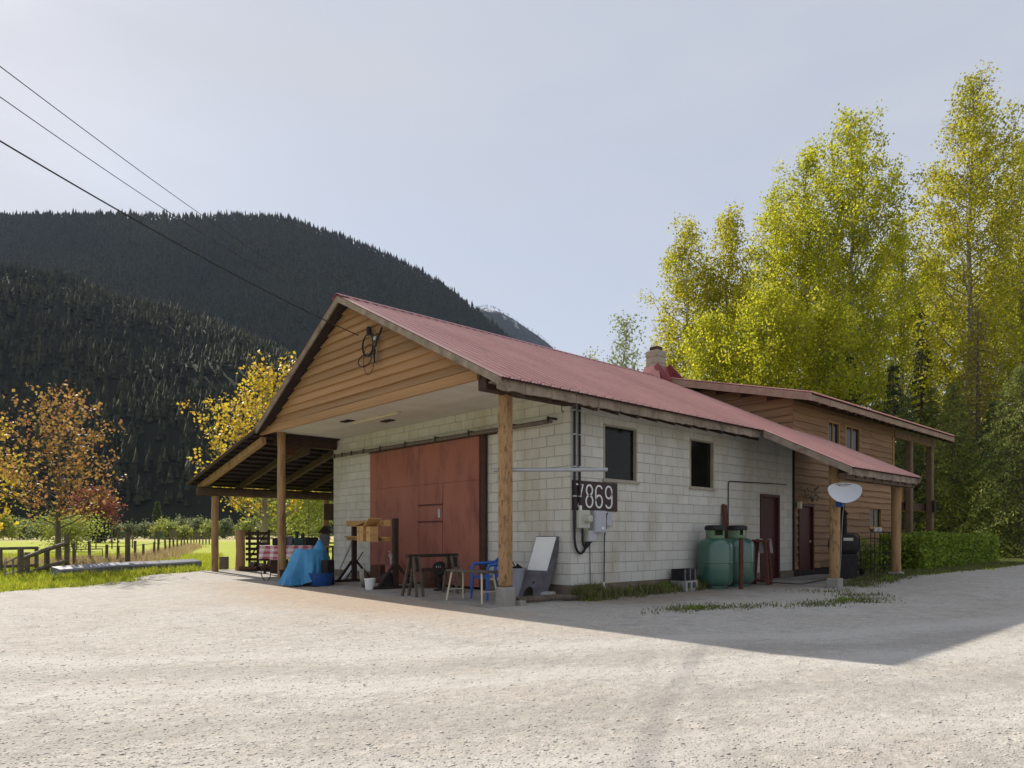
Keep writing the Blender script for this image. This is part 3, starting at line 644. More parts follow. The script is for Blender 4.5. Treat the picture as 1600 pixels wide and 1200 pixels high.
# windows in the block wall
def window(x0, x1, z0, z1, y=0, frame='trim', fw=.06, mull=False, deep=.08, parent=None, sill=True):
    w = MB(); a, b = y - .02, y + deep
    w.box(x0, x0 + fw, a, b, z0, z1, .004).box(x1 - fw, x1, a, b, z0, z1, .004).box(x0 + fw + .001, x1 - fw - .001, a + .002, b, z1 - fw, z1, .004).box(x0 + fw + .001, x1 - fw - .001, a + .002, b, z0, z0 + fw, .004)
    win = w.build('window', Mt[frame], parent or BLD)
    if mull:
        m = (x0 + x1) / 2; B(x0 + fw, m - .02, b - .025, b - .01, z0 + fw, z1 - fw).build('pane', Mt['pane'], win); B(m + .02, x1 - fw, b - .018, b - .003, z0 + fw, z1 - fw).build('pane', Mt['pane'], win)
        B(m - .022, m + .022, b - .045, b, z0 + fw, z1 - fw).build('mullion', Mt[frame], win)
    else: B(x0 + fw, x1 - fw, b - .02, b - .005, z0 + fw, z1 - fw).build('pane', Mt['pane'], win)
    if sill: B(x0 - .05, x1 + .05, y - .06, y - .002 + .05, z0 - .035, z0 - .001, .005).build('sill', Mt[frame], win)
    return win
window(.952, 1.998, 2.302, 3.398, fw=.032); window(3.922, 4.898, 2.292, 3.388, fw=.032)
def house_door(x0, x1, z0, z1, y=0, knob_x=None):
    fw = .07; f = MB(); f.box(x0, x0 + fw, y - .03, y + .1, z0, z1, .005).box(x1 - fw, x1, y - .03, y + .1, z0, z1, .005).box(x0 + fw + .001, x1 - fw - .001, y - .028, y + .1, z1 - fw, z1, .005)
    d = f.build('door', Mt['dark_red'], BLD); B(x0 + fw, x1 - fw, y + .05, y + .09, z0, z1 - fw).build('leaf', Mt['dark_red'], d)
    kx = knob_x or x0 + fw + .08; o = MB().lathe([(0, 0), (.022, .005), (.03, .025), (.02, .045), (0, .05)], (0, 0, 0), 10).build('knob', Mt['light_cover'], d)
    o.rotation_euler = (R(90), 0, 0); o.location = (kx, y + .05, 1.05)
    return d
house_door(7.062, 8.078, .1, 2.278); house_door(9.14, 10.06, .12, 2.1, -.02, 9.9)
# timber clad wall of the house, lapped live edge boards
SIDING_HOLES = [(9.14, 10.06, 0, 2.1), (14.1, 15.12, 1.46, 2.14), (11.7, 12.2, 1.1, 2.2), (11.0, 11.84, 3.6, 4.6), (12.24, 13.36, 3.6, 4.6)]
hw = MB(); rr = [(8.85, 16.08, 0, 4.9)]
for h in SIDING_HOLES: rr = subtract(rr, h)
for a, b, c, d in rr: hw.box(a, b, .02, .14, c, d)
house = hw.build('timber_wall', Mt['brown_beam'], BLD)
def lap(x0, x1, z0, z1, along='x', off=0, m='siding'):
    n = max(2, int((x1 - x0) / .4)); mb = MB(); lo, hi, bk = [], [], []
    ph = rnd.uniform(0, 9)
    for i in range(n + 1):
        x = x0 + (x1 - x0) * i / n; dz = .012 * math.sin(x * 3.1 + ph) + rnd.uniform(-.008, .008)
        lo.append((x, -.034, z0 + dz)); hi.append((x, .006, z1)); bk.append((x, .012, z0 + dz))
    k = n + 1; V = lo + hi + bk
    F = [(i, i + 1, k + i + 1, k + i) for i in range(n)] + [(i + 1, i, 2 * k + i, 2 * k + i + 1) for i in range(n)] + [(0, k, 2 * k), (n, 2 * k + n, k + n)]
    if along == 'y': V = [(off + y, x, z) for x, y, z in V]; F = [f[::-1] for f in F]
    else: V = [(x, off + y, z) for x, y, z in V]
    mb.add(V, F); return mb
z = .3; row = 0
while z < 4.86:
    h = .20 + rnd.uniform(-.03, .03); spans = [(8.86, 16.08)]
    brk = 10.5 + (row * 2.37) % 4.6; spans = [(8.86, brk), (brk + .008, 16.08)]
    for a, b in spans:
        rs = [(a, b, z, min(z + h + .025, 4.9))]
        for hl in SIDING_HOLES:
            r2 = []
            for q in rs:
                if hl[2] < q[3] - .06 and hl[3] > q[2] + .06: r2 += [(p0, p1, q[2], q[3]) for p0, p1 in ((q[0], min(q[1], hl[0])), (max(q[0], hl[1]), q[1])) if p1 - p0 > .05]
                else: r2.append(q)
            rs = r2
        for q in rs: lap(*q).build('board', Mt['siding'], house)
    z += h; row += 1
B(16.06, 16.16, -.05, .05, .2, 4.92, .008).build('corner_board', Mt['old_board'], house); B(8.835, 8.9, -.045, .0, .2, 3.95).build('corner_board', Mt['dark_wood'], house)
B(8.84, 16.1, -.03, .1, -.05, .27).build('plinth', Mt['black_soft'], house)
window(14.1, 15.12, 1.46, 2.14, 0, 'old_board', .05, True, .06, BLD); window(11.7, 12.2, 1.1, 2.2, 0, 'dark_wood', .05, False, .06, BLD)
window(11.0, 11.84, 3.6, 4.6, 0, 'old_board', .06, True, .06, BLD, False); window(12.24, 13.36, 3.6, 4.6, 0, 'old_board', .06, True, .06, BLD, False)
# dormer cheek
chk = MB().prism([(8.86, .03, zr(.03) + .02), (8.86, .03, zd(.03) - .1), (8.86, 4.1, zr(4.1) + .0)], None, (.03, 0, 0)).build('dormer_cheek', Mt['brown_beam'], BLD)
z = 4.1
while z < 5.9:
    h = .21 + rnd.uniform(-.02, .02); zt = z + h + .02
    y0 = max(.0, (zt + .12 - 5.113) / .2475); y1 = (zt - 4.068) / .497
    if y1 - y0 > .1: lap(y0, y1, z, zt, 'y', 8.846, 'siding').build('board', Mt['siding_side'], chk)
    z += h
# porch posts and balcony
log_post('post', 6.3, -2.2, .27, zr(-2.2) - .1, .23, .135, "gnarled porch post carrying the dish", 'post_scarred', lean=0)
log_post('post', 9.72, -2.3, .3, zr(-2.3) - .1, .24, .15)
sq_post(17.7, 0, G(17.7, 0), 4.85, .22, m='balcony_wood'); sq_post(19.9, 0, G(19.9, 0), 4.85, .23, m='balcony_wood')
B(16.1, 20.3, -.1, .1, 4.56, 4.84, .01).build('balcony_beam', Mt['balcony_wood'], BLD)
bd = B(16.1, 20.0, .14, 4.0, 2.15, 2.42).build('balcony_deck', Mt['brown_beam'], BLD)
for i in range(9): B(16.25 + i * .17, 16.33 + i * .17, .16, .22, 2.42, 3.2).build('baluster', Mt['old_board'], bd)
B(16.12, 17.6, .14, .24, 3.2, 3.28).build('handrail', Mt['old_board'], bd)
B(19.74, 19.77 + .2, -.2, -.132, 2.1, 2.55, .01).build('meter_cover', Mt['black_soft'], BLD)
# ---------------------------------------------------------------- things on and before the wall
def T(x, y, z=None, rz=0, off=.0): return (x, y, SL(x, y) + off if z is None else z)
sg = B(.025, 1.345, -.034, -.016, 1.69, 2.25, .004).build('house_number_sign', Mt['sign_brown'], label='dark brown board with the white house number 7869 by the corner', cat='sign')
def ribbon(pts, w, y0=-.042, y1=-.0345, closed=False):
    mb = MB(); P = [Vector((p[0], 0, p[1])) for p in pts]; n = len(P); L_, R_ = [], []
    for i in range(n):
        a = P[(i - 1) % n] if closed or i else P[i]; b = P[(i + 1) % n] if closed or i < n - 1 else P[i]
        t = (b - a).normalized(); nn = Vector((-t.z, 0, t.x)) * w / 2; L_.append(P[i] + nn); R_.append(P[i] - nn)
    V = [(p.x, y0, p.z) for p in L_ + R_] + [(p.x, y1, p.z) for p in L_ + R_]; F = []
    for i in range(n if closed else n - 1):
        j = (i + 1) % n; F += [(i, j, n + j, n + i), (i, 2 * n + i, 2 * n + j, j), (n + i, n + j, 3 * n + j, 3 * n + i)]
    return mb.add(V, F)
def arc(cx, cz, rx, rz_, a0, a1, n=12): return [(cx + rx * math.cos(R(a0 + (a1 - a0) * i / n)), cz + rz_ * math.sin(R(a0 + (a1 - a0) * i / n))) for i in range(n + 1)]
sx, bz, H_, sw = 1.0, 1.755, .42, .034
def digit(ch, x0, w=.19):
    c = x0 + w / 2; r = w / 2; h = H_
    if ch == '7': return [ribbon([(x0, bz + h), (x0 + w, bz + h), (x0 + w * .30, bz)], sw)]
    if ch == '8':
        return [ribbon(arc(c, bz + h * .77, r * .9, h * .23, 0, 352, 22), sw, closed=True), ribbon(arc(c, bz + h * .27, r, h * .27, 0, 352, 22), sw, closed=True)]
    low = arc(c, bz + h * .5 - h * .22, r, h * .28, 0, 352, 22)
    six = [(x0 + w * .95, bz + h * .86)] + arc(c, bz + h - r, r, r, 25, 180, 9) + [(x0, bz + h * .3)]
    if ch == '6': return [ribbon(low, sw, closed=True), ribbon(six, sw)]
    f = lambda P: [(2 * c - a, 2 * bz + h - b) for a, b in P]
    return [ribbon(f(low), sw, closed=True), ribbon(f(six), sw)]
for chh, x0 in (('7', .12), ('8', .40), ('6', .68), ('9', .97)):
    mb = MB()
    for q in digit(chh, x0): mb.add(q.v, q.f)
    mb.build('digit', Mt['white'], sg)
cdt = MB(); cdt.tube([(.06, -.055, 3.7), (.06, -.055, 1.15)] + [(.06 + .33 * (1 - math.cos(a)) / 2 * 1.0, -.06, 1.15 - .27 * math.sin(a)) for a in np.linspace(.1, 2.9, 12)] + [(.62, -.07, 1.22)], .024, 8)
cdo = cdt.build('conduit', Mt['black'], label='long black conduit looping down the wall corner', cat='conduit')
MB().tube([(.06, -.055, 3.7)] + [(.06 + .07 * (1 - math.cos(a)), -.055, 3.7 + .08 * math.sin(a)) for a in np.linspace(.2, 2.94, 8)] + [(.2, -.055, 3.7)], .026, 8).build('bend', Mt['black'], cdo)
cd2 = MB().tube([(.2, -.055, 3.69), (.2, -.055, 1.74)], .024, 8).build('conduit', Mt['black'], label='black conduit running down into the round electric meter', cat='conduit')
for zz in (3.55, 3.1, 2.5, 1.95):
    B(.03, .09, -.085, -.014, zz - .012, zz + .012).build('strap', Mt['box_grey'], cdo); B(.17, .23, -.085, -.014, zz - .012, zz + .012).build('strap', Mt['box_grey'], cd2)
mt_ = B(.09, .40, -.15, -.015, 1.35, 1.69, .012).build('electric_meter', Mt['box_beige'], label='beige meter box with a round glass dial under the sign', cat='meter')
o = MB().lathe([(.085, 0), (.085, .03), (.07, .05), (.07, .11), (.05, .125), (0, .125)], (0, 0, 0), 20).build('dial', Mt['box_beige'], mt_); o.rotation_euler = (R(90), 0, 0); o.location = (.28, -.15, 1.53)
MB().lathe([(.035, 0), (.035, .08), (.02, .09)], (.2, -.07, 1.69), 10).build('hub', Mt['white'], mt_)
pb = B(.5, .84, -.17, -.015, 1.27, 1.69, .01).build('electrical_panel', Mt['box_grey'], label='tall blue grey breaker box right of the meter', cat='electrical box')
B(.69, .73, -.176, -.169, 1.42, 1.6).build('warning_label', Mt['black'], pb); B(.52, .82, -.178, -.169, 1.29, 1.66, .004).build('cover', Mt['box_grey'], pb); B(.68, .76, -.184, -.177, 1.33, 1.38).build('seal', Mt['white'], pb)
jb = B(.36, .60, -.13, -.02, 1.1, 1.31, .008).build('junction_box', Mt['box_beige'], label='small square box low between the two cable loops', cat='electrical box'); B(.37, .59, -.136, -.131, 1.11, 1.3, .003).build('cover', Mt['box_grey'], jb)
MB().tube([(.25, -.08, 1.36), (.25, -.08, 1.15)] + [(.25 + .1 * (1 - math.cos(a)), -.08, 1.15 - .16 * math.sin(a)) for a in np.linspace(.2, 2.6, 8)] + [(.5, -.08, 1.1)], .022, 8).build('cable', Mt['black'], label='short black cable loop under the electric meter', cat='cable')
tb = B(.93, 1.13, -.09, -.015, 1.39, 1.66, .02).build('phone_box', Mt['box_grey'], label='pale rounded telephone box at the right of the wall boxes', cat='electrical box')
MB().tube([(.95, -.11, 1.64), (.9, -.12, 1.62), (.9, -.11, 1.5), (.93, -.09, 1.38), (.91, -.06, 1.2), (.91, -.05, .3)], .013, 6).build('cable', Mt['black'], label='thin black cable from the telephone box down to the weeds', cat='cable')
MB().tube([(.91, -.05, .31), (.91, -.06, .05)], .025, 8).build('pipe', Mt['white'], label='short white pipe end standing in the weeds by the wall', cat='pipe')
MB().tube([(.52, -.03, 1.1), (.53, -.03, .3), (.53, -.03, .05)], .008, 5).build('wire', Mt['black_soft'], label='thin dark wire down the wall below the small square box', cat='wire')
MB().tube([(-1.72, .20, 2.34), (-.2, -1.06, 2.355)], .035, 10).build('metal_pipe', Mt['grey_metal'], label='grey metal pipe fixed crosswise to the scarred corner post', cat='pipe')
MB().tube([(5.5, -.03, 1.3), (5.51, -.03, 2.46), (5.53, -.03, 2.5), (5.6, -.03, 2.52), (8.4, -.03, 2.58)], .013, 6).build('gas_pipe', Mt['black_soft'], label='thin dark gas line bending along the wall above the tanks', cat='pipe')
# propane tanks
def tank(x, y, rz, label):
    z = G(x, y) + .02; t = empty('propane_tank', (x, y, z), rz, label, 'tank', 'green propane tanks')
    MB().lathe([(.26, 0), (.26, .06), (.30, .07), (.35, .11), (.375, .17), (.385, .25), (.385, .9), (.375, .97), (.345, 1.03), (.28, 1.08), (.2, 1.11), (0, 1.12)], (0, 0, 0), 36).build('body', Mt['tank'], t)
    MB().lathe([(.387, .55), (.391, .56), (.391, .575), (.387, .585)], (0, 0, 0), 36).build('weld_seam', Mt['tank'], t)
    c = MB(); n = 24
    for i in range(n):
        a0, a1 = 2 * math.pi * i / n, 2 * math.pi * (i + 1) / n
        if i in (14, 15, 16, 17, 20, 21): z0, z1 = (1.08, 1.17)
        else: z0, z1 = (1.08, 1.32)
        for r0, r1 in ((.2, .192),): c.hexa([(r1 * math.cos(a0), r1 * math.sin(a0), z0), (r1 * math.cos(a1), r1 * math.sin(a1), z0), (r0 * math.cos(a1), r0 * math.sin(a1), z0), (r0 * math.cos(a0), r0 * math.sin(a0), z0), (r1 * math.cos(a0), r1 * math.sin(a0), z1), (r1 * math.cos(a1), r1 * math.sin(a1), z1), (r0 * math.cos(a1), r0 * math.sin(a1), z1), (r0 * math.cos(a0), r0 * math.sin(a0), z1)])
    c.build('collar', Mt['collar'], t)
    MB().lathe([(.205, 1.28), (.225, 1.285), (.23, 1.33), (.215, 1.38), (.15, 1.395), (0, 1.4)], (0, 0, 0), 24).build('lid', Mt['black'], t)
    MB().lathe([(.04, 1.1), (.04, 1.2), (.06, 1.21), (.06, 1.24), (0, 1.25)], (0, 0, 0), 10).build('valve', Mt['rust'], t)
tank(4.2, -.47, 0, 'left green propane tank with black lid by the wall'); tank(5.12, -.48, .3, 'right green propane tank beside the red brown stand')
x, y, z = 4.38, -1.0, G(4.38, -1)
bo = MB(); bo.tube([(x, y, z - .1), (x, y, z + 1.1)], .05, 8); bo = bo.build('guard_post', Mt['stand_red'], label='slim brown post standing before the green tanks', cat='post'); MB().lathe([(.055, 0), (.055, .03), (0, .05)], (x, y, z + 1.1), 8).build('cap', Mt['rust'], bo)
st = empty('saw_stand', (5.95, -.62, G(5.95, -.6)), .2, 'red brown wooden stand between tank and door', 'stand')
for dx, dy in ((-.12, -.2), (.14, -.2), (-.1, .2), (.16, .2)): MB().bar((dx, dy, 0), (dx * .8, dy * .6, 1.02), .07, .07, (0, 1, 0)).build('leg', Mt['stand_red'], st)
B(-.2, .2, -.16, .16, 1.02, 1.08, .01).build('top', Mt['stand_red'], st); B(-.14, .14, -.2, .2, .1, .15).build('stretcher', Mt['stand_red'], st)
cl = MB(); n = 6
V = [(.02 + .3 * u + .03 * math.sin(7 * v), -.2 + .34 * v, 1.09 - (0 if u < .4 else (u - .4) * .55) + .012 * math.sin(9 * v + 4 * u)) for u in np.linspace(0, 1, 7) for v in np.linspace(0, 1, 7)]
cl.add(V, [(i * 7 + j, i * 7 + j + 1, (i + 1) * 7 + j + 1, (i + 1) * 7 + j) for i in range(6) for j in range(6)], True); cl.build('rag', Mt['white_cloth'], label='white rag hanging over the red brown stand', cat='cloth', loc=(5.95, -.62, G(5.95, -.6)), rz=.2)
MB().bar((5.05, -.32, .1), (5.3, -.05, 1.95), .17, .04, (0, 1, 0)).build('plank', Mt['stand_red'], label='brown plank leaning on the wall behind the tanks', cat='plank')
cb = MB().box(3.05, 3.5, -.48, -.1, .04, .1).box(3.05, 3.12, -.48, -.1, .1, .22).box(3.24, 3.31, -.48, -.1, .1, .22).box(3.43, 3.5, -.48, -.1, .1, .22).box(3.05, 3.5, -.48, -.1, .221, .26); cb.build('pallet_block', Mt['stone'], label='pale hollow block in the weeds against the long wall', cat='block')
cr = empty('crate', (3.27, -.28, .26), 0, 'dark slatted crate on top of the pale hollow block', 'crate')
B(-.2, .2, -.15, .15, 0, .02).build('base', Mt['black_soft'], cr)
for i in range(7): B(-.21 + i * .062, -.21 + i * .062 + .045, -.17, -.15, 0, .24).build('slat', Mt['black_soft'] if i % 3 else Mt['panel_grey'], cr)
B(-.21, .22, .15, .17, 0, .24).build('back', Mt['black_soft'], cr); B(-.225, -.205, -.15, .15, 0, .24).build('side', Mt['black_soft'], cr); B(.205, .225, -.15, .15, 0, .24).build('side', Mt['black_soft'], cr)
# leaning cabinet panel
zb = SL(-.4, .6)
P0 = Vector((-.42, .92, zb)); U = Vector((0, -.56, 0)); Vv = Vector((.37, -.085, 1.2 - zb)); Nn = U.cross(Vv).normalized()
if Nn.x > 0: Nn = -Nn
lp = empty('cabinet_panel', tuple(P0), 0, 'tall grey panel with white upper half leaning on the wall', 'panel')
def lq(u, v, n=0): return U * u + Vv * v + Nn * n
def lbox(mb, u0, u1, v0, v1, n0, n1): return mb.hexa([lq(u0, v0, n0), lq(u1, v0, n0), lq(u1, v1, n0), lq(u0, v1, n0), lq(u0, v0, n1), lq(u1, v0, n1), lq(u1, v1, n1), lq(u0, v1, n1)])
out = [(0, 0), (.14, 0)] + [(.39 - .25 * math.cos(a), .17 * math.sin(a)) for a in np.linspace(0, math.pi, 9)] + [(.64, 0), (1, 0), (1, .425), (0, .425)]
MB().prism([lq(u, v, -.005) for u, v in out], None, Nn * .02).build('lower_panel', Mt['panel_grey'], lp)
lbox(MB(), 0, 1, .425, 1, -.01, .012).build('backing', Mt['panel_grey'], lp); lbox(MB(), .03, .97, .435, .985, .0125, .02).build('white_panel', Mt['panel_white'], lp)
m_ = MB(); lbox(m_, .97, 1.0, 0, 1, -.14, -.006); lbox(m_, 0, .03, 0, 1, -.14, -.006); lbox(m_, .03, .97, .97, 1, -.14, -.011); m_.build('side_frame', Mt['panel_grey'], lp)
lbox(MB(), .46, .53, .22, .26, .0155, .022).build('hole_plate', Mt['black'], lp)
B(-.18, .18, -.11, .11, 0, .13, .03).build('stone_block', Mt['stone'], label='pale flat stone block at the foot of the leaning panel', cat='stone', loc=T(-.38, .2), rz=.5)
MB().tube([(-1.32, .02, SL(-1.3, 0) + .04), (-.9, -.06, SL(-.9, 0) + .05), (-.4, -.1, SL(-.4, 0) + .05), (.12, -.2, SL(.1, 0) + .02)], [.06, .07, .06, .045], 8).build('fallen_log', Mt['bark'], label='grey weathered log lying along the slab edge', cat='log')
B(-.07, .07, -.06, .06, 0, .1, .01).build('paver', Mt['concrete'], label='small pale block beside the corner post pier', cat='block', loc=T(-1.4, -.15, G(-1.4, -.15)))
bn = empty('dustbin', T(-.34, 1.12), 0, 'grey dustbin with dark scrap on its rim behind the post', 'bin')
MB().lathe([(.17, 0), (.2, .5), (.215, .5), (.215, .53), (.19, .53), (.18, .4)], (0, 0, 0), 20).build('tub', Mt['box_grey'], bn); MB().lathe([(.19, .48), (.12, .55), (0, .57)], (0, 0, 0), 9).build('scrap', Mt['black_soft'], bn)
MB().bar((.02, 0, .5), (-.05, .1, .72), .02, .02).bar((.1, -.1, .5), (-.12, -.16, .6), .03, .05).build('stick', Mt['black_soft'], bn)
# blue garden chair: one moulded shell
def chair(x, y, rz, label):
    c = empty('garden_chair', T(x, y), rz, label, 'chair'); m = Mt['plastic_blue']
    s = MB(); n = 8; V = []
    for i in range(n + 1):
        for j in range(n + 1):
            u, v = i / n, j / n; V.append((-.23 + .47 * u, (-.22 + .44 * v) * (1 - .06 * (1 - u)), .43 - .02 * math.sin(math.pi * u) + (.02 * (2 * v - 1) ** 2) - (.04 * max(0, u - .85) / .15)))
    k = len(V); V += [(a, b, c_ - .02) for a, b, c_ in V]; q = n + 1
    F = [(i * q + j, (i + 1) * q + j, (i + 1) * q + j + 1, i * q + j + 1) for i in range(n) for j in range(n)]; F += [tuple(k + a for a in f[::-1]) for f in F]
    rim = [i * q for i in range(q)] + [n * q + j for j in range(1, q)] + [i * q + n for i in range(n - 1, -1, -1)] + [j for j in range(n - 1, 0, -1)]
    F += [(rim[(i + 1) % len(rim)], rim[i], k + rim[i], k + rim[(i + 1) % len(rim)]) for i in range(len(rim))]
    s.add(V, F, True); s.build('seat', m, c)
    def bp(a, h):                                              # on the curved back
        lean = -.22 - .12 * h; return Vector((lean - .12 * math.cos(a) + .1, .29 * math.sin(a) * (1 - .05 * h), .42 + .42 * h))
    for a0 in np.linspace(-.85, .85, 7):
        b = MB(); w = .085; P = []
        for t in np.linspace(0, 1, 6): P.append((bp(a0 - w, t * (.92 - .25 * a0 * a0)), bp(a0 + w, t * (.92 - .25 * a0 * a0))))
        V = [p for pr in P for p in pr]; V2 = [p + Vector((-.012, 0, 0)) for p in V]; kk = len(V)
        b.add(V + V2, [(2 * i, 2 * i + 1, 2 * i + 3, 2 * i + 2) for i in range(5)] + [(kk + 2 * i + 1, kk + 2 * i, kk + 2 * i + 2, kk + 2 * i + 3) for i in range(5)] + [(2 * i + 2, kk + 2 * i + 2, kk + 2 * i, 2 * i) for i in range(5)] + [(2 * i + 1, kk + 2 * i + 1, kk + 2 * i + 3, 2 * i + 3) for i in range(5)]).build('slat', m, c)
    r = MB(); r.tube([bp(a, .93 - .25 * a * a) for a in np.linspace(-1.05, 1.05, 13)], .022, 7); r.build('top_rail', m, c)
    for sgn in (-1, 1):
        MB().tube([bp(1.05 * sgn, .62), Vector((-.15, .30 * sgn, .65)), Vector((.1, .305 * sgn, .645)), Vector((.22, .29 * sgn, .63)), Vector((.25, .275 * sgn, .58))], [.022, .03, .033, .03, .022], 8).build('armrest', m, c)
        MB().tube([(.25, .275 * sgn, .6), (.245, .262 * sgn, .42), (.265, .28 * sgn, 0)], [.026, .04, .02], 8).build('leg', m, c)
        MB().tube([bp(1.0 * sgn, .62), (-.24, .255 * sgn, .42), (-.3, .27 * sgn, 0)], [.022, .04, .02], 8).build('leg', m, c)
chair(-1.12, .95, R(172), 'blue plastic garden chair half hidden by the corner post')
# small bench table
tb_ = empty('work_table', T(-1.7, .8), R(90), 'low narrow table with pale metal legs before the chair', 'table')
B(-.56, .56, -.17, .17, .52, .56, .008).build('top', Mt['weathered'], tb_)
for sx_ in (-1, 1):
    for sy_ in (-1, 1): MB().tube([(.5 * sx_, .19 * sy_, 0), (.42 * sx_, .13 * sy_, .52)], .017, 6).build('leg', Mt['light_cover'], tb_)
    MB().tube([(.47 * sx_, -.17, .2), (.47 * sx_, .17, .2)], .01, 5).build('stretcher', Mt['light_cover'], tb_)
sh = empty('sawhorse', T(-1.42, 2.34), R(4), 'dark wooden trestle standing across before the red door', 'trestle')
B(-.66, .62, -.05, .05, .74, .8, .006).build('beam', Mt['dark_wood'], sh)
B(-.5, .5, -.03, .03, .46, .52).build('rail', Mt['dark_wood'], sh)
for sx_ in (-1, 1):
    for q in (0, 1):
        for sy_ in (-1, 1): MB().bar((.60 * sx_ - .16 * q * sx_, .22 * sy_, 0), (.54 * sx_ - .12 * q * sx_, .05 * sy_, .76), .05, .035, (0, 1, 0)).build('leg', Mt['weathered'], sh)
    B(.5 * sx_ - .03, .5 * sx_ + .03, -.1, .1, .52, .72).build('gusset', Mt['dark_wood'], sh)
gr = empty('bench_grinder', T(-.78, 3.0), R(40), 'black pedestal grinder with slotted guard before the red door', 'machine')
MB().lathe([(.14, 0), (.14, .02), (.05, .04), (.045, .34), (.08, .36), (0, .36)], (0, 0, 0), 12).build('pedestal', Mt['black_soft'], gr)
o = MB().lathe([(0, -.12), (.13, -.11), (.15, -.06), (.15, .06), (.13, .11), (0, .12)], (0, 0, 0), 18).build('guard', Mt['black_soft'], gr); o.rotation_euler = (0, R(90), 0); o.location = (0, 0, .46)
for q in (-.04, 0, .04): MB().bar((-.125, q, .42), (-.125, q, .52), .01, .015).build('slot', Mt['box_grey'], gr)
MB().bar((0, -.2, .4), (0, .22, .4), .1, .03).build('tool_rest', Mt['rust'], gr)
MB().lathe([(.17, 0), (.185, .12), (.185, .3), (.17, .43), (.15, .43), (0, .4)], (0, 0, 0), 14, False).build('keg', Mt['rust'], label='small rusty keg before the red door behind the trestle', cat='keg', loc=T(-.5, 3.72))
B(-.22, .22, -.2, .2, 0, .42, .006).build('wood_crate', Mt['rust'], label='brown box against the red door behind the rack post', cat='box', loc=T(-.45, 5.75), rz=.1)
B(-.2, .2, -.18, .18, 0, .44, .006).build('wood_crate', Mt['red_door'], label='reddish box beside the brown box by the door', cat='box', loc=T(-.42, 5.2), rz=-.08)
fl_ = MB()
for i in range(16):
    a = rnd.uniform(0, 6.3); b = (rnd.gauss(0, .035), rnd.gauss(0, .035), rnd.uniform(.1, .33)); fl_.tube([(0, 0, 0), (b[0] * .4, b[1] * .4, b[2] * .7), b], .004, 4); fl_.lathe([(0, -.012), (.018, 0), (0, .014)], b, 5)
fl_.build('dried_flowers', Mt['white'], label='white dried flower stems standing on the boxes by the door', cat='flowers', loc=(-.43, 5.42, SL(-.4, 5.4) + .43))
# display rack with birdhouses
rk = empty('display_rack', (0, 0, 0), 0, 'rough rack of two dark posts with boards before the door', 'rack')
pl, pr_ = (-.82, 6.45), (-1.21, 4.02); za, zb_ = SL(*pl), SL(*pr_); Lr = math.dist(pl, pr_)
ux, uy = (pr_[0] - pl[0]) / Lr, (pr_[1] - pl[1]) / Lr; nx, ny = (uy, -ux); 
if nx * FX + ny * FY > 0: nx, ny = -nx, -ny
for (px_, py_), z0, h in ((pl, za, 1.36), (pr_, zb_, 1.52)):
    q = B(-.055, .055, -.055, .055, .0, h, .008).build('post', Mt['dark_wood'], rk); q.location = (px_, py_, z0); q.rotation_euler = (0, 0, math.atan2(uy, ux))
    for s_ in (-1, 1): MB().bar((px_ + nx * .06 * s_, py_ + ny * .06 * s_, z0 + .5), (px_ + nx * .42 * s_ + ux * .05, py_ + ny * .42 * s_ + uy * .05, z0 + .04), .06, .05).build('brace', Mt['dark_wood'], rk)
    MB().bar((px_ - nx * .5, py_ - ny * .5, z0 + .03), (px_ + nx * .5, py_ + ny * .5, z0 + .03), .1, .055).build('foot', Mt['dark_wood'], rk)
def rp(t, n_=0, z=0): return (pl[0] + ux * t * Lr + nx * n_, pl[1] + uy * t * Lr + ny * n_, za + (zb_ - za) * t + z)
MB().bar(rp(-.1, .085, 1.42), rp(.98, .085, 1.42), .05, .14).build('top_board', Mt['old_board'], rk); MB().bar(rp(-.09, .1, 1.1), rp(.98, .1, 1.1), .14, .035).build('shelf', Mt['old_board'], rk); MB().bar(rp(-.09, .1, 1.05), rp(.98, .1, 1.05), .03, .06).build('rail', Mt['old_board'], rk)
RA = math.atan2(uy, ux)
def birdhouse(t, w, h, label, slope, dbl=False):
    x, y, z = rp(t, .30, 1.0); b = empty('birdhouse', (x, y, z), RA, label, 'birdhouse', 'wooden birdhouses on the rack')
    sgn = 1; m = Mt['new_wood']
    # front faces the yard: local -y or +y whichever points to the camera
    f = 1 if (-math.sin(RA) * nx + math.cos(RA) * ny) > 0 else -1
    B(-w / 2, w / 2, -.1, .1, 0, h, .004).build('box', m, b)
    for q in ((-w / 4, w / 4) if dbl else (0,)):
        o = MB().lathe([(.022, 0), (.022, .004), (0, .004)], (0, 0, 0), 12).build('hole', Mt['black'], b); o.rotation_euler = (R(-90 * f), 0, 0); o.location = (q, .1005 * f, h * .62)
    if dbl: B(-.006, .006, .1 * f - .004, .1 * f + .006, 0, h).build('batten', Mt['old_board'], b)
    r = MB(); r.bar((-w / 2 - .05, 0, h + (.0 if slope > 0 else slope * -.0) + .01), (w / 2 + .05, 0, h + .01 + slope), .3, .022); r.build('roof', Mt['old_board'] if dbl else m, b)
birdhouse(.57, .36, .36, 'wide double birdhouse with dark roof on the rack', .05, True); birdhouse(.77, .2, .34, 'single birdhouse with pale slanted roof near the right post', .17)
bk = empty('bucket', T(-1.72, 4.22), 0, 'white plastic bucket on the slab edge', 'bucket')
MB().lathe([(.095, 0), (.115, .2), (.122, .2), (.122, .235), (.11, .235), (.1, .04), (0, .03)], (0, 0, 0), 24).build('tub', Mt['white'], bk); MB().tube([(.12 * math.cos(a), .12 * math.sin(a), .2 - .06 * math.sin(a)) for a in np.linspace(0, math.pi, 9)], .004, 5).build('handle', Mt['grey_metal'], bk)
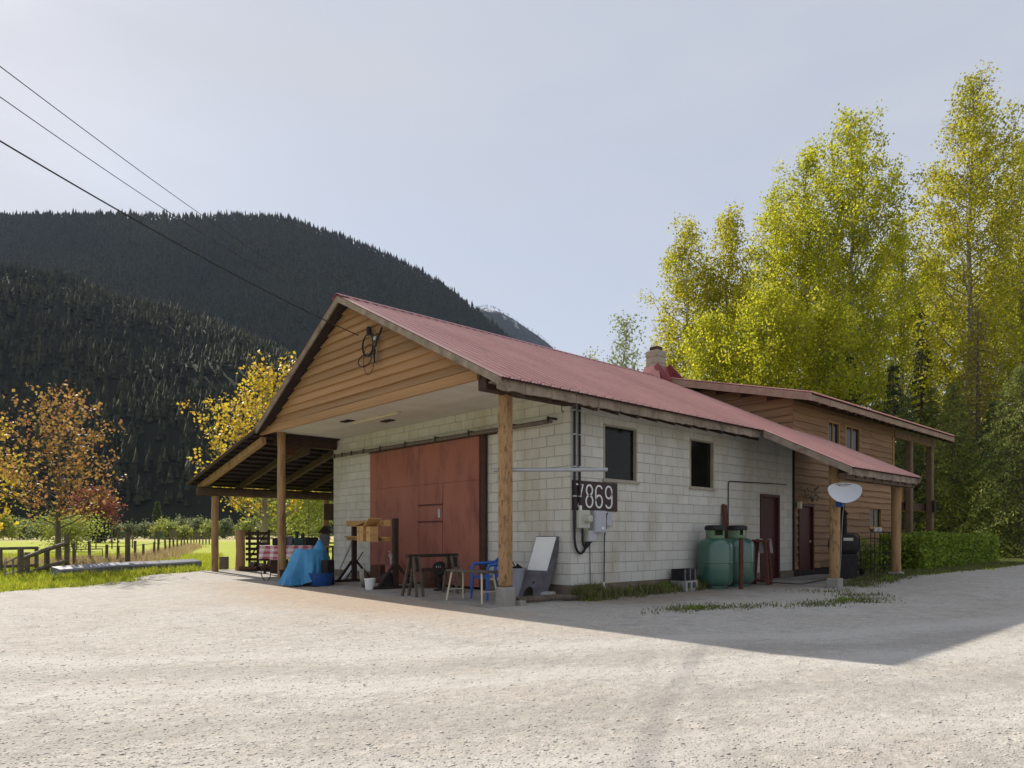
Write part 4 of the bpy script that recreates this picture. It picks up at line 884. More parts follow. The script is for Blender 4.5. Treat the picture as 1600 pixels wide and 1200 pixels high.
wh = empty('grinding_wheel', T(-1.5, 4.85, off=.2), R(20), 'round grey stone wheel leaning by the bucket', 'wheel')
o = MB().lathe([(.03, -.05), (.2, -.05), (.21, -.03), (.21, .03), (.2, .05), (.03, .05)], (0, 0, 0), 20).build('stone', Mt['pale_wood'], wh); o.rotation_euler = (R(82), 0, R(30)); MB().bar((0, -.06, 0), (0, .06, 0), .04, .04).build('axle', Mt['black_soft'], wh)
def lump(name, m, x, y, sx_, sy_, sz_, label, cat, rz=0, z=None, seed=1, amp=.12):
    rr = random.Random(seed); mb = MB(); n, k = 14, 8; V = []
    for i in range(k + 1):
        ph = math.pi / 2 * i / k
        for j in range(n):
            a = 2 * math.pi * j / n; r = math.cos(ph) ** .6 * (1 + amp * math.sin(3 * a + seed) + rr.uniform(-amp, amp) * .5); V.append((sx_ * r * math.cos(a), sy_ * r * math.sin(a), sz_ * math.sin(ph) * (1 + rr.uniform(-.05, .05))))
    mb.add(V, [(i * n + j, i * n + (j + 1) % n, (i + 1) * n + (j + 1) % n, (i + 1) * n + j) for i in range(k) for j in range(n)], True)
    return mb.build(name, m, label=label, cat=cat, loc=T(x, y) if z is None else (x, y, z), rz=rz)
lump('tool_bag', Mt['black_soft'], -1.3, 4.2, .22, .17, .34, 'slumped black bag at the foot of the right rack post', 'bag', .5, seed=3)
MB().tube([gp(527, 899), (-.06, 7.62, 1.42)], .014, 6).build('pole', Mt['grey_metal'], label='thin pale pole leaning on the white block wall', cat='pole')
MB().tube([gp(540, 906), (-.25, 7.0, .8)], .014, 6).build('pole', Mt['black_soft'], label='short dark pole leaning by the left rack post', cat='pole')
sp_ = MB(); a_, b_ = Vector(gp(533, 905)), Vector((-.35, 7.25, .42)); sp_.tube([a_, a_.lerp(b_, .3), a_.lerp(b_, .8), b_], [.05, .1, .1, .05], 8); sp_.build('sack', Mt['white_cloth'], label='long white sack leaning beside the left rack post', cat='sack')
# blue tarpaulin over a machine
def tarp(cx, cy):
    n, k = 72, 18; V = []; z0 = SL(cx, cy) + .012
    for i in range(k + 1):
        t = i / k
        for j in range(n):
            a = 2 * math.pi * j / n; ex = 1 + .28 * math.cos(a - 2.2) + .10 * math.cos(2 * a)
            if t < .42: r = t / .42 * .30; z = .80 + .05 * math.cos(2 * a) * t; z += .24 * math.exp(-((r * math.cos(a) - .14) ** 2 + (r * math.sin(a) + .10) ** 2) / .010)
            else:
                q = (t - .42) / .58; fold = (.11 * math.sin(9 * a + 1.3 * math.sin(2 * a)) + .06 * math.sin(17 * a + 2 + 2 * q)) * q ** .6; hem = .0 + .13 * max(0, math.sin(1.5 * a + .6)) 
                r = .30 + (.19 + fold * .8) * q ** .8 * ex; z = .80 + .05 * math.cos(2 * a) - (.80 + .05 * math.cos(2 * a) - hem) * q ** 1.15
                z = max(z, .0)
            V.append((cx + r * math.cos(a) * 1.08 * (ex if t > .42 else 1) ** .3, cy + r * math.sin(a) * .95, z0 + z))
    mb = MB(); mb.add(V, [(i * n + j, i * n + (j + 1) % n, (i + 1) * n + (j + 1) % n, (i + 1) * n + j) for i in range(k) for j in range(n)], True)
    return mb.build('tarpaulin', Mt['tarp'], label='crumpled bright blue tarpaulin draped over something on the slab', cat='tarpaulin')
tarp(*at(487, 16.4))
tu = empty('wash_tub', T(-2.0, 5.86), 0, 'dark blue round plastic tub in front of the tarpaulin', 'tub')
MB().lathe([(.2, 0), (.235, .06), (.27, .27), (.29, .27), (.29, .29), (.26, .29), (.22, .08), (0, .06)], (0, 0, 0), 28).build('bowl', Mt['tub_blue'], tu)
B(-.13, .13, -.1, .1, 0, .58, .02).build('machine_box', Mt['black_soft'], label='black box standing behind the dark blue tub', cat='box', loc=T(*at(512, 16.2)), rz=.4)
pt = empty('planter', T(-2.12, 7.25), .3, 'dark plastic planter box at the foot of the left post', 'planter'); B(-.19, .19, -.14, .14, 0, .28, .02).build('box', Mt['black_soft'], pt); B(-.2, .2, -.15, .15, .281, .31, .01).build('rim', Mt['black_soft'], pt)
MB().tube([(-2.32 + .12 * math.cos(a), 8.15 + .1 * math.sin(a) * .4, SL(-2.3, 8.1) + .2 + .2 * math.sin(a)) for a in np.linspace(-1.4, 4.5, 20)], .012, 6).build('hoop', Mt['rust'], label='bent metal hoop standing by the left post', cat='hoop')
# table with a checked cloth in the lean-to
tx, ty = at(468, 20.6); ta = R(YAW * 180 / math.pi - 90); tz = SL(tx, ty)
tt = empty('trestle_table', (tx, ty, tz), ta, 'long table under the lean-to with checked cloth', 'table'); B(-1.0, 1.0, -.4, .4, .76, .8).build('top', Mt['old_board'], tt)
for a in (-.9, .9):
    for b in (-.33, .33): B(a - .03, a + .03, b - .03, b + .03, 0, .76).build('leg', Mt['dark_wood'], tt)
n = 22; V = []
for j, (yy, zz) in enumerate(((.42, .5), (.42, .812), (-.42, .812), (-.43, .66), (-.46, .42))):
    for i in range(n + 1): V.append((-1.03 + 1.5 * i / n, yy - (.025 * math.sin(i * 1.1) if j > 2 else 0), zz + (.02 * math.sin(i * .7) if j in (0, 4) else 0)))
mb = MB(); mb.add(V, [(j * (n + 1) + i, j * (n + 1) + i + 1, (j + 1) * (n + 1) + i + 1, (j + 1) * (n + 1) + i) for j in range(4) for i in range(n)], True); mb.build('tablecloth', Mt['check'], label='red and white checked cloth hanging over the table front', cat='tablecloth', loc=(tx, ty, tz), rz=ta)
def onT(u, v): return (tx + u * math.cos(ta) - v * math.sin(ta), ty + u * math.sin(ta) + v * math.cos(ta))
q = onT(.0, .05); en = empty('engine', (*q, tz + .815), ta, 'dark green engine standing on the checked table', 'engine')
B(-.16, .16, -.12, .12, 0, .22, .02).build('block', Mt['engine_green'], en); MB().lathe([(.05, .22), (.05, .36), (.07, .36), (.07, .4), (0, .41)], (-.09, 0, 0), 10).build('stack', Mt['engine_green'], en); MB().lathe([(.06, .22), (.06, .34), (0, .36)], (.08, 0, 0), 10).build('filter', Mt['engine_green'], en)
for i, (u, w, h, lb) in enumerate(((-.55, .3, .16, 'low black tool box at the left of the checked table'), (-.3, .16, .2, 'small dark tin left of the green engine'), (.38, .26, .17, 'dark flat case right of the green engine'), (.72, .2, .24, 'tall dark canister at the right of the table'))):
    q = onT(u, -.05 + .06 * (i % 2)); w *= 1.35; h *= 1.35; b = B(-w / 2, w / 2, -.1, .1, 0, h, .015).build('tool_box', Mt['black_soft'] if i % 2 == 0 else Mt['panel_grey'], label=lb, cat='box', loc=(*q, tz + .814), rz=ta + .1 * i); MB().tube([(-w / 4, 0, h), (-w / 5, 0, h + .05), (w / 5, 0, h + .05), (w / 4, 0, h)], .008, 5).build('handle', Mt['black'], b)
for i, (u, w, h, lb) in enumerate(((-.6, .4, .4, 'dark carton under the left of the table'), (.1, .5, .34, 'dark low carton under the table middle'), (.65, .35, .5, 'tall dark carton under the right of the table'))):
    q = onT(u, .05); B(-w / 2, w / 2, -.2, .2, 0, h, .01).build('carton', Mt['brown_beam'], label=lb, cat='box', loc=(*q, tz), rz=ta)
gx, gy_ = at(403, 22.4); gz = SL(gx, gy_)
lg = empty('slatted_rack', (gx, gy_, gz), ta - .1, 'dark slatted wooden rack leaning beside the stump', 'rack')
for i in range(6): B(-.4, .4, -.02, .02, .28 + i * .165, .37 + i * .165).build('slat', Mt['dark_wood'], lg)
for a in (-.3, -.02, .34): B(a - .035, a + .035, .021, .06, .0, 1.26).build('upright', Mt['dark_wood'], lg)
MB().bar((-.3, -.03, .3), (.3, -.03, 1.2), .05, .03).build('brace', Mt['dark_wood'], lg)
q = at(375, 21.9); sp = MB(); sp.tube([(q[0], q[1], SL(*q) - .02), (q[0] + .02, q[1], SL(*q) + .6), (q[0], q[1], SL(*q) + 1.27)], [.15, .135, .14], 11); sp.build('stump_post', Mt['post'], label='thick short log post beside the slatted rack', cat='post')
q = at(350, 22.6); B(-.12, .12, -.1, .1, 0, .4, .01).build('wood_block', Mt['weathered'], label='short wooden block standing beside the lean-to post', cat='block', loc=T(*q), rz=ta)
names = ['longest split log on the floor by the slatted rack', 'pale round log before the slatted rack', 'dark log end near the table leg', 'short log lying across the others', 'thin log at the back of the heap', 'split log leaning on the stump side']
for i in range(6):
    q = at(388 + i * 7.5, 21.6 + .25 * (i % 3)); r = .07 + .02 * (i % 3); a = rnd.uniform(0, 3); l = .5 - .05 * i if i else .62
    MB().tube([(-l / 2 * math.cos(a), -l / 2 * math.sin(a), r + .1 * (i % 2)), (l / 2 * math.cos(a), l / 2 * math.sin(a), r + .1 * (i % 2))], r, 8, smooth=False).build('firewood_log', Mt['bark'] if i % 2 else Mt['rust'], label=names[i], cat='log', group='firewood by the slatted rack', loc=T(*q))
bh = empty('bird_feeder', (1.72, 12.72, 0), ta, 'dark roofed bird feeder on the rear lean-to post', 'bird feeder'); B(-.1, .1, -.1, .1, 1.0, 1.3).build('box', Mt['dark_wood'], bh)
MB().hexa([(-.24, -.2, 1.3), (.24, -.2, 1.3), (.24, .2, 1.3), (-.24, .2, 1.3), (-.03, -.18, 1.55), (.03, -.18, 1.55), (.03, .18, 1.55), (-.03, .18, 1.55)]).build('roof', Mt['dark_wood'], bh); B(-.22, .22, -.16, .16, .95, .999).build('tray', Mt['dark_wood'], bh)
q = at(515, 22.9); B(-.16, .16, -.1, .1, 1.72, 2.25, .01).build('hanging_cabinet', Mt['brown_beam'], label='dark cabinet hanging under the lean-to roof by the wall', cat='cabinet', loc=(q[0], q[1], 0), rz=ta)
# service wires and the coil on the gable
at1 = Vector((-2.2, 3.35, 5.55))
def wire(p, q, sag, r, label, n=28, ext=0.0):
    p, q = Vector(p), Vector(q); mb = MB(); mb.tube([p.lerp(q, t) - Vector((0, 0, sag * 4 * t * (1 - t))) for t in np.linspace(0, 1, n)], r, 6); return mb.build('power_wire', Mt['black_soft'], label=label, cat='wire')
def ppt(px, py, d): x, y = at(px, d); return Vector((x, y, CAMZ + (838 - py) / 1100 * d))
A3 = ppt(-330, 18, 6.2); wire(A3, ppt(560, 524, 14.2), .16, .0095, 'thick twisted service wire sagging to the gable coil')
wire(ppt(-330, -150, 6.0), ppt(536, 470, 30), .35, .006, 'uppermost thin wire passing over to the roof peak'); wire(ppt(-330, -85, 6.1), ppt(532, 474, 30), .45, .006, 'middle thin wire between the other two wires')
co = empty('wire_coil', (-2.25, 3.36, 5.16), 0, 'coiled service cable with drip loops hung on the gable', 'cable')
mb = MB()
for k in range(4):
    ph = rnd.uniform(0, 6); cy, cz, ry, rz_ = [(.0, -.14, .21, .23), (.015, -.15, .20, .215), (.1, -.44, .25, .12), (-.08, -.46, .2, .3)][k]
    mb.tube([(-.02 - .015 * k, cy + ry * math.cos(a + ph), cz + rz_ * math.sin(a + ph)) for a in np.linspace(0, 6.2, 24)], .012 if k < 3 else .007, 6)
mb.build('loop', Mt['black_soft'], co)
MB().tube([(-.02, -.5, .1), (-.03, -.42, -.02), (-.02, -.3, -.1), (-.02, -.2, -.4), (-.02, -.26, -.55)], .022, 6).build('mast_cable', Mt['black_soft'], co); MB().tube([(-.03, .02, .1), (-.02, -.15, -.05), (-.02, -.3, -.3), (-.02, -.25, -.6)], .012, 6).build('lead', Mt['pale_wood'], co)
B(-.05, .03, -.04, .04, .05, .22, .01).build('insulator', Mt['black_soft'], co); B(-.04, .02, -.28, -.2, -.1, -.02, .01).build('clamp', Mt['grey_metal'], co)
# ---------------------------------------------------------------- house front
dx, dy = 6.06, -2.48
ds = empty('satellite_dish', (dx, dy, 2.2), 0, 'pale grey satellite dish on the gnarled porch post', 'dish')
mb = MB(); n, k = 36, 8; V = []
for i in range(k + 1):
    r = i / k
    for j in range(n):
        a = 2 * math.pi * j / n; u = .355 * r * math.cos(a); v = .23 * r * math.sin(a) * (.74 if math.sin(a) > 0 else 1.3); V.append((u, v, .35 * (u * u + v * v) / .36))
F = [(i * n + j, i * n + (j + 1) % n, (i + 1) * n + (j + 1) % n, (i + 1) * n + j) for i in range(k) for j in range(n)]
mb.add(V + [(a, b, c - .012) for a, b, c in V], F + [tuple(len(V) + q for q in f[::-1]) for f in F] + [(k * n + j, k * n + (j + 1) % n, len(V) + k * n + (j + 1) % n, len(V) + k * n + j)[::-1] for j in range(n)], True)
mat_d = Matrix.Rotation(math.atan2(-FX, FY) * 0 + (YAW - R(90)) - .12, 4, 'Z') @ Matrix.Rotation(R(78), 4, 'X')
o = mb.build('reflector', Mt['dish'], ds); o.matrix_local = mat_d
lg_ = MB()
for pts in ([(-.09, .1), (-.04, .14), (0, .125), (.04, .14), (.09, .1), (.03, .105), (0, .09), (-.03, .105), (-.09, .1)], [(-.16, .125), (-.1, .12)], [(.1, .12), (.17, .13)], [(-.13, .14), (-.07, .135)], [(.06, .145), (.12, .11)]):
    lg_.tube([(a, b, .35 * (a * a + b * b) / .36 + .004) for a, b in pts], .006, 4)
lg_.build('logo', Mt['panel_grey'], o)
MB().tube([(0, .05, -.25), (.05, .15, -.1), (.02, .03, 0)], .022, 6).build('mast', Mt['grey_metal'], ds); B(-.03, .05, -.0, .16, -.36, -.24, .01).build('bracket', Mt['tub_blue'], ds)
MB().tube([(.05, .0, -.3), (.09, .05, -.6), (.12, .1, -1.5), (.1, .12, -1.9)], .009, 5).build('cable', Mt['pale_wood'], ds)
wl_ = MB().box(8.97, 9.08, -.16, -.05, 1.95, 2.14, .01); wl_ = wl_.build('wall_light', Mt['light_cover'], label='small pale wall lamp left of the house door', cat='light'); B(8.99, 9.06, -.05, -.02, 2.0, 2.1).build('bracket', Mt['black'], wl_)
an = MB()
for i in range(16):
    p = Vector((9.65 + rnd.gauss(0, .28), -.1, 2.3 + rnd.gauss(0, .08))); q2 = p + Vector((rnd.uniform(-.35, .35), -.1 - rnd.random() * .1, rnd.uniform(-.05, .22))); an.tube([p, p.lerp(q2, .5) + Vector((0, -.05, .04)), q2], [.022, .018, .006], 5)
an.build('antlers', Mt['pale_wood'], label='tangle of pale antlers hung above the house door', cat='antlers')
q = at(1318, 17.6); bq = empty('barbecue', T(q[0], q[1], G(*q)), R(-40), 'black barbecue smoker standing behind the porch post', 'barbecue')
B(-.26, .26, -.22, .22, .0, .62, .02).build('cabinet', Mt['black_soft'], bq); o = MB().lathe([(0, -.3), (.24, -.28), (.26, -.25), (.26, .25), (.24, .28), (0, .3)], (0, 0, 0), 16).build('drum', Mt['black_soft'], bq); o.rotation_euler = (0, R(90), 0); o.location = (0, 0, .84)
MB().lathe([(.06, 1.0), (.06, 1.6), (.1, 1.6), (.02, 1.72), (0, 1.72)], (.05, .05, 0), 10).build('flue', Mt['black_soft'], bq); B(-.12, .12, -.235, -.221, .95, 1.02).build('handle', Mt['box_beige'], bq)
q = at(1336, 17.9); ht = empty('hand_truck', T(q[0], q[1], G(*q)), R(-38), 'dark bent tube hand truck beside the barbecue', 'cart')
MB().tube([(-.17, 0, .1), (-.17, .1, 1.0), (-.12, .12, 1.08), (.12, .12, 1.08), (.17, .1, 1.0), (.17, 0, .1)], .016, 6).build('frame', Mt['black'], ht)
for zz in (.4, .7): MB().tube([(-.17, .05, zz), (.17, .05, zz)], .012, 5).build('crossbar', Mt['black'], ht)
for s_ in (-.22, .22): o = MB().lathe([(0, -.02), (.1, -.02), (.1, .02), (0, .02)], (0, 0, 0), 14).build('wheel', Mt['black_soft'], ht); o.rotation_euler = (0, R(90), 0); o.location = (s_, .05, .1)
B(-.17, .17, -.2, 0, .03, .045).build('toe_plate', Mt['black'], ht)
q = at(1378, 18.4); sfz = G(*q); sf = empty('plant_stand', (q[0], q[1], sfz), ta, 'black wire plant stand before the timber wall', 'stand')
for a in (-.24, 0, .24):
    for b in (-.1, .1): MB().tube([(a, b, 0), (a, b, 1.12)], .009, 5).build('leg', Mt['black'], sf)
for zz in (.25, .55, .85, 1.1): MB().tube([(-.24, -.1, zz), (.24, -.1, zz), (.24, .1, zz), (-.24, .1, zz), (-.24, -.1, zz)], .008, 5).bar((-.24, 0, zz), (.24, 0, zz), .16, .008).build('shelf', Mt['black'], sf)
for i, u in enumerate((-.17, -.06)): MB().lathe([(.045, 0), (.05, .02), (.05, .1), (.03, .11), (0, .115)], (0, 0, 0), 12).build('white_jar', Mt['white'], label='left white jar on top of the wire plant stand' if i == 0 else 'right white jar on top of the wire plant stand', cat='jar', group='white jars on the plant stand', loc=(q[0] + u * math.cos(ta), q[1] + u * math.sin(ta), sfz + 1.108))
# ---------------------------------------------------------------- field edge: fences, posts, gutter
def fpost(mb, px, py, h, w=.05, d=None):
    x, y, z = gp(px, py, 0); mb.tube([(x, y, z - .2), (x + rnd.uniform(-.03, .03), y, z + h)], w, 7); return x, y, z
rf = empty('rail_fence', gp(104, 894, 0), 0, 'old weathered rail fence with sloping rails before the maple', 'fence'); r0 = Vector(rf.location)
def loc_(p): return Vector(p) - r0
pts = []
for px, py, h in ((104.5, 894, 1.18), (73, 896, .72), (42, 899, .66), (32, 902, .8)):
    x, y, z = gp(px, py, 0); mb = MB().tube([loc_((x, y, z - .2)), loc_((x, y, z + h))], .075, 7); mb.build('post', Mt['weathered'], rf); pts.append(Vector((x, y, z)))
def rail(a, b, za_, zb2): MB().tube([loc_(a + Vector((0, -.06, za_))), loc_(a.lerp(b, .5) + Vector((0, -.07, (za_ + zb2) / 2 + .02))), loc_(b + Vector((0, -.06, zb2)))], [.06, .065, .055], 6).build('rail', Mt['weathered'], rf)
rail(pts[0], pts[3], .9, .5); rail(pts[0], pts[2], .35, .06)
gt = empty('field_gate', gp(0, 896, 0), 0, 'low wooden gate frame at the left of the rail fence', 'gate'); g0 = Vector(gt.location); a = Vector(gp(-25, 897, 0)); b = Vector(gp(57, 893, 0))
for p in (a, b, a.lerp(b, .3)): MB().tube([p - g0 + Vector((0, 0, -.1)), p - g0 + Vector((0, 0, .78))], .06, 6).build('post', Mt['weathered'], gt)
for zz in (.2, .74): MB().tube([a - g0 + Vector((0, 0, zz)), b - g0 + Vector((0, 0, zz))], .05, 6).build('rail', Mt['weathered'], gt)
pr = empty('pipe_rail', gp(20, 903, 0), 0, 'pale bent pipe rail leaning by the fence posts', 'rail'); p0 = Vector(pr.location)
A_, B2 = Vector(gp(8, 904, 0)) - p0, Vector(gp(38, 900, 0)) - p0
MB().tube([A_, A_ + Vector((0, 0, .42)), B2 + Vector((0, 0, .62))], .025, 6).build('pipe', Mt['pale_wood'], pr); MB().tube([A_.lerp(B2, .4), A_.lerp(B2, .4) + Vector((0, 0, .5))], .025, 6).build('pipe', Mt['pale_wood'], pr); MB().tube([A_ + Vector((0, 0, .1)), B2 + Vector((0, 0, .2))], .02, 6).build('pipe', Mt['pale_wood'], pr)
x, y, z = gp(199.5, 887, 0); MB().tube([(x, y, z - .2), (x, y, z + 1.22)], .085, 8).build('tall_post', Mt['weathered'], label='tall lone grey post before the wire fence', cat='post')
wf = empty('wire_fence', gp(165, 886, 0), 0, 'long wire fence running far across the green field', 'fence'); w0 = Vector(wf.location); fp = []
fl_px = [(116, 889, .8), (141, 887, .85), (166, 887, .75), (185, 886, .7), (211, 882, .85), (224, 878, .7), (240, 874.5, .75), (247, 873, 1.2), (259, 868.5, .8), (265, 866.5, .8), (271, 865, .8), (277, 862.5, .8), (283, 860.5, .85), (288, 858.8, .85), (293, 857.3, .85), (298, 856, .9), (303, 855, .9)]
for px, py, h in fl_px:
    x, y, z = gp(px, py, 0); p = Vector((x, y, z)); fp.append(p); MB().tube([p - w0 - Vector((0, 0, .2)), p - w0 + Vector((rnd.uniform(-.04, .04), 0, h + .05))], .05, 6).build('post', Mt['weathered'], wf)
for zz in (.3, .72): MB().tube([p - w0 + Vector((0, 0, zz)) for p in fp], .012, 4, cap=False).build('wire', Mt['weathered'], wf)
ff = empty('field_fence', gp(190, 858, 0), 0, 'thin stake fence crossing the middle of the field', 'fence'); f0 = Vector(ff.location); lst = []
for px, py, h in ((120, 858.5, 1.2), (150, 857, 1.1), (175, 858, 1.5), (184, 861, 1.3), (207, 856.5, 1.5), (242, 857.5, 1.3), (277, 853, 1.3)):
    p = Vector(gp(px, py, 0)); lst.append(p); MB().tube([p - f0, p - f0 + Vector((0, 0, h))], .05, 5).build('stake', Mt['weathered'], ff)
MB().tube([p - f0 + Vector((0, 0, .8)) for p in lst], .015, 4).build('wire', Mt['weathered'], ff)
mg = empty('metal_gate', gp(150, 884, 0), 0, 'low metal gate in the wire fence behind the rail post', 'gate'); m0 = Vector(mg.location)
a, b = Vector(gp(118, 886, 0)) - m0, Vector(gp(160, 884.5, 0)) - m0
MB().tube([a + Vector((0, 0, .1)), a + Vector((0, 0, .62)), b + Vector((0, 0, .62)), b + Vector((0, 0, .1)), a + Vector((0, 0, .1))], .025, 6).build('frame', Mt['weathered'], mg); MB().tube([a + Vector((0, 0, .35)), b + Vector((0, 0, .35))], .018, 5).build('bar', Mt['weathered'], mg)
for i, (px, py) in enumerate(((249, 842), (270, 839.5), (307, 843))):
    d = 75; x, y = at(px, d); z = G(x, y); nb = empty('nest_box', (x, y, z), ta, ['greenish nest box on a pole nearest the fence line', 'brown nest box on a pole in the dry hay field', 'dark nest box on a pole near the far gate'][i], 'nest box', 'nest boxes on poles in the field')
    h = CAMZ - (py - 838) / 1100 * d - z; MB().tube([(0, 0, 0), (0, 0, h)], .05, 5).build('pole', Mt['weathered'], nb); B(-.28, .28, -.25, .25, h, h + .75).build('box', Mt['engine_green'] if i == 0 else Mt['bark'], nb)
    MB().bar((-.3, 0, h + .78), (.3, 0, h + .84), .6, .06).build('roof', Mt['weathered'], nb)
rg = empty('corral', gp(315, 849, 0), 0, 'small far rail corral at the end of the wire fence', 'fence'); c0 = Vector(rg.location)
a, b = Vector(gp(312, 851, 0)) - c0, Vector(gp(327, 850.5, 0)) - c0
for t in (0, .33, .66, 1): MB().tube([a.lerp(b, t), a.lerp(b, t) + Vector((0, 0, 1.3))], .07, 5).build('post', Mt['weathered'], rg)
for zz in (.6, 1.2): MB().tube([a + Vector((0, 0, zz)), b + Vector((0, 0, zz))], .06, 5).build('rail', Mt['weathered'], rg)
a, b = Vector(gp(88, 905, .0)), Vector(gp(309, 888.5, .0)); dv = (b - a).normalized(); sv = Vector((dv.y, -dv.x, 0)); 
if sv.x * FX + sv.y * FY > 0: sv = -sv
gm = MB(); prof = [(-.2, .30), (-.17, .31), (.12, .24), (.17, .20), (.17, .03), (.10, .0), (-.2, .02)]
V = [p + sv * u + Vector((0, 0, v + .02)) for p in (a, a.lerp(b, .35) + Vector((0, 0, .03)), a.lerp(b, .7), b) for u, v in prof]; k = len(prof)
gm.add(V, [(i * k + j, i * k + (j + 1) % k, (i + 1) * k + (j + 1) % k, (i + 1) * k + j) for i in range(3) for j in range(k)] + [tuple(range(k)), tuple(range(3 * k, 4 * k))[::-1]]); gm.build('metal_trough', Mt['gutter'], label='long grey metal trough lying along the gravel edge', cat='trough')
# ---------------------------------------------------------------- mountains and far forest
from mathutils import noise as mnoise
def tab(t, x):
    xs, ys = zip(*t); return float(np.interp(x, xs, ys))
CREST = [(-1400, 300), (-900, 150), (-500, 150), (-300, 240), (-140, 318), (0, 343), (100, 340), (390, 342), (450, 348), (540, 375), (620, 410), (690, 449), (740, 486), (800, 535), (870, 610), (1000, 745), (1150, 834), (2200, 836)]  # left end, out of view, is raised to throw the slopes into shade
SUB = [(-1400, 500), (-100, 448), (0, 458), (110, 472), (190, 503), (330, 530), (440, 574), (560, 630), (650, 685), (760, 790), (850, 836), (2200, 836)]
FAR = [(300, 600), (600, 428), (690, 449), (735, 473), (775, 478), (800, 488), (830, 513), (862, 542), (950, 620), (1100, 750), (1300, 825), (2200, 836)]
D0, D1, DS = 335., 1500., 820.
def mz(px, d):
    """height of the mountain"""
    gx_, gy2 = at(px, d); g0_ = G(gx_, gy2)
    n = mnoise.fractal((gx_ / 170, gy2 / 170, 3.1), 1.0, 2.1, 5); n2 = mnoise.noise((px / 95, d / 900, 1.7))
    zc = (838 - tab(CREST, px)) / 1100 * D1
    if d <= D1:
        t = max(0, (d - D0) / (D1 - D0)); z = zc * t ** 1.75 + n * 26 * min(1, t * 3) * (1 - t ** 3) + n2 * 70 * t * (1 - t)
    else: z = zc - (d - D1) * .35 + n * 25
    zs = (838 - tab(SUB, px)) / 1100 * DS; q = (d - DS) / (330 if d > DS else 480)
    z2 = zs * max(0, 1 - abs(q) ** 1.7) + n * 18 if abs(q) < 1 else -99
    return g0_ + max(0, z, z2) + .05 * max(0, d - D0) * .1
def terrain(name, pxs, ds, zf, m):
    V = []; 
    for d in ds:
        for p in pxs:
            x, y = at(p, d); V.append((x, y, zf(p, d)))
    n = len(pxs); F = [(j * n + i, j * n + i + 1, (j + 1) * n + i + 1, (j + 1) * n + i) for j in range(len(ds) - 1) for i in range(n - 1)]
    return npmesh(name, V, F, m, smooth=True, kind='structure')
terrain('mountain', list(range(-1300, 2101, 20)), list(np.linspace(D0 - 4, D1 + 300, 52)), mz, Mt['mountain'])
def fz(px, d):
    zc = (838 - tab(FAR, px)) / 1100 * 2900; t = (d - 1900) / 1000; x, y = at(px, d); n = mnoise.fractal((x / 260, y / 260, 9.1), 1, 2.1, 5)
    return (zc * max(0, t) ** 1.2 if t <= 1 else zc - (d - 2900) * .4) + n * 28
snow = mat('far_rock', (.026, .03, .026), (.04, .042, .04), .006, .9, stain=(.8, .8, .82), sscale=.011, samt=.0)
def snowy(m):
    nt = m.node_tree; N = nt.nodes; L = nt.links; p = N['Principled BSDF']; geo = N.new('ShaderNodeNewGeometry'); n = N.new('ShaderNodeTexNoise'); n.inputs['Scale'].default_value = .014; n.inputs['Detail'].default_value = 6; L.new(geo.outputs['Position'], n.inputs['Vector'])
    sx = N.new('ShaderNodeSeparateXYZ'); L.new(geo.outputs['Position'], sx.inputs[0]); a = N.new('ShaderNodeMapRange'); a.inputs[1].default_value = 800; a.inputs[2].default_value = 1050; L.new(sx.outputs[2], a.inputs[0])
    b = N.new('ShaderNodeMapRange'); b.inputs[1].default_value = .6; b.inputs[2].default_value = .65; L.new(n.outputs[0], b.inputs[0]); c = N.new('ShaderNodeMath'); c.operation = 'MULTIPLY'; L.new(a.outputs[0], c.inputs[0]); L.new(b.outputs[0], c.inputs[1])
    x = N.new('ShaderNodeMix'); x.data_type = 'RGBA'; L.new(c.outputs[0], x.inputs[0]); old = p.inputs['Base Color'].links[0].from_socket; L.new(old, x.inputs[6]); x.inputs[7].default_value = (.8, .82, .85, 1); L.new(x.outputs[2], p.inputs['Base Color'])
snowy(snow)
terrain('far_mountain', list(range(240, 2101, 20)), list(np.linspace(1900, 3300, 30)), fz, snow)
def forest(name, P, h, r, m):
    """low conifers, three ragged tiers each"""
    n = len(P); k = 6; ang = np.arange(k) / k * 2 * np.pi; Vt = []; F = []
    tiers = ((.08, .55, 1.0), (.32, .8, .72), (.58, 1.0, .42)); vpt = len(tiers) * (k + 1)
    rot = rng.uniform(0, 6.28, (n, 1)); V = np.zeros((n, vpt, 3), np.float32)
    for ti, (z0, z1, rr) in enumerate(tiers):
        rad = r[:, None] * rr * rng.uniform(.65, 1.25, (n, k)); a = ang[None] + rot + ti * .5
        s = ti * (k + 1)
        V[:, s:s + k, 0] = P[:, 0:1] + rad * np.cos(a); V[:, s:s + k, 1] = P[:, 1:2] + rad * np.sin(a); V[:, s:s + k, 2] = P[:, 2:3] + h[:, None] * (z0 + rng.uniform(-.05, .05, (n, k)))
        V[:, s + k, :2] = P[:, :2]; V[:, s + k, 2] = P[:, 2] + h * z1
        F += [(s + j, s + (j + 1) % k, s + k) for j in range(k)]
    F = (np.array(F)[None] + (np.arange(n) * vpt)[:, None, None]).reshape(-1, 3)
    return npmesh(name, V.reshape(-1, 3), F, m, kind='stuff', label='dark conifer forest covering the mountain side', cat='forest')
pts = []
while len(pts) < 60000:
    px = rnd.uniform(-190, 900); d = math.sqrt(rnd.uniform(345 ** 2, 1535 ** 2)) if len(pts) < 52000 else rnd.uniform(1400, 1530); x, y = at(px, d)
    dens = .72 + .5 * mnoise.noise((x / 120, y / 120, 5.5))
    if rnd.random() > dens + .1: continue
    pts.append((x, y, mz(px, d) - .8))
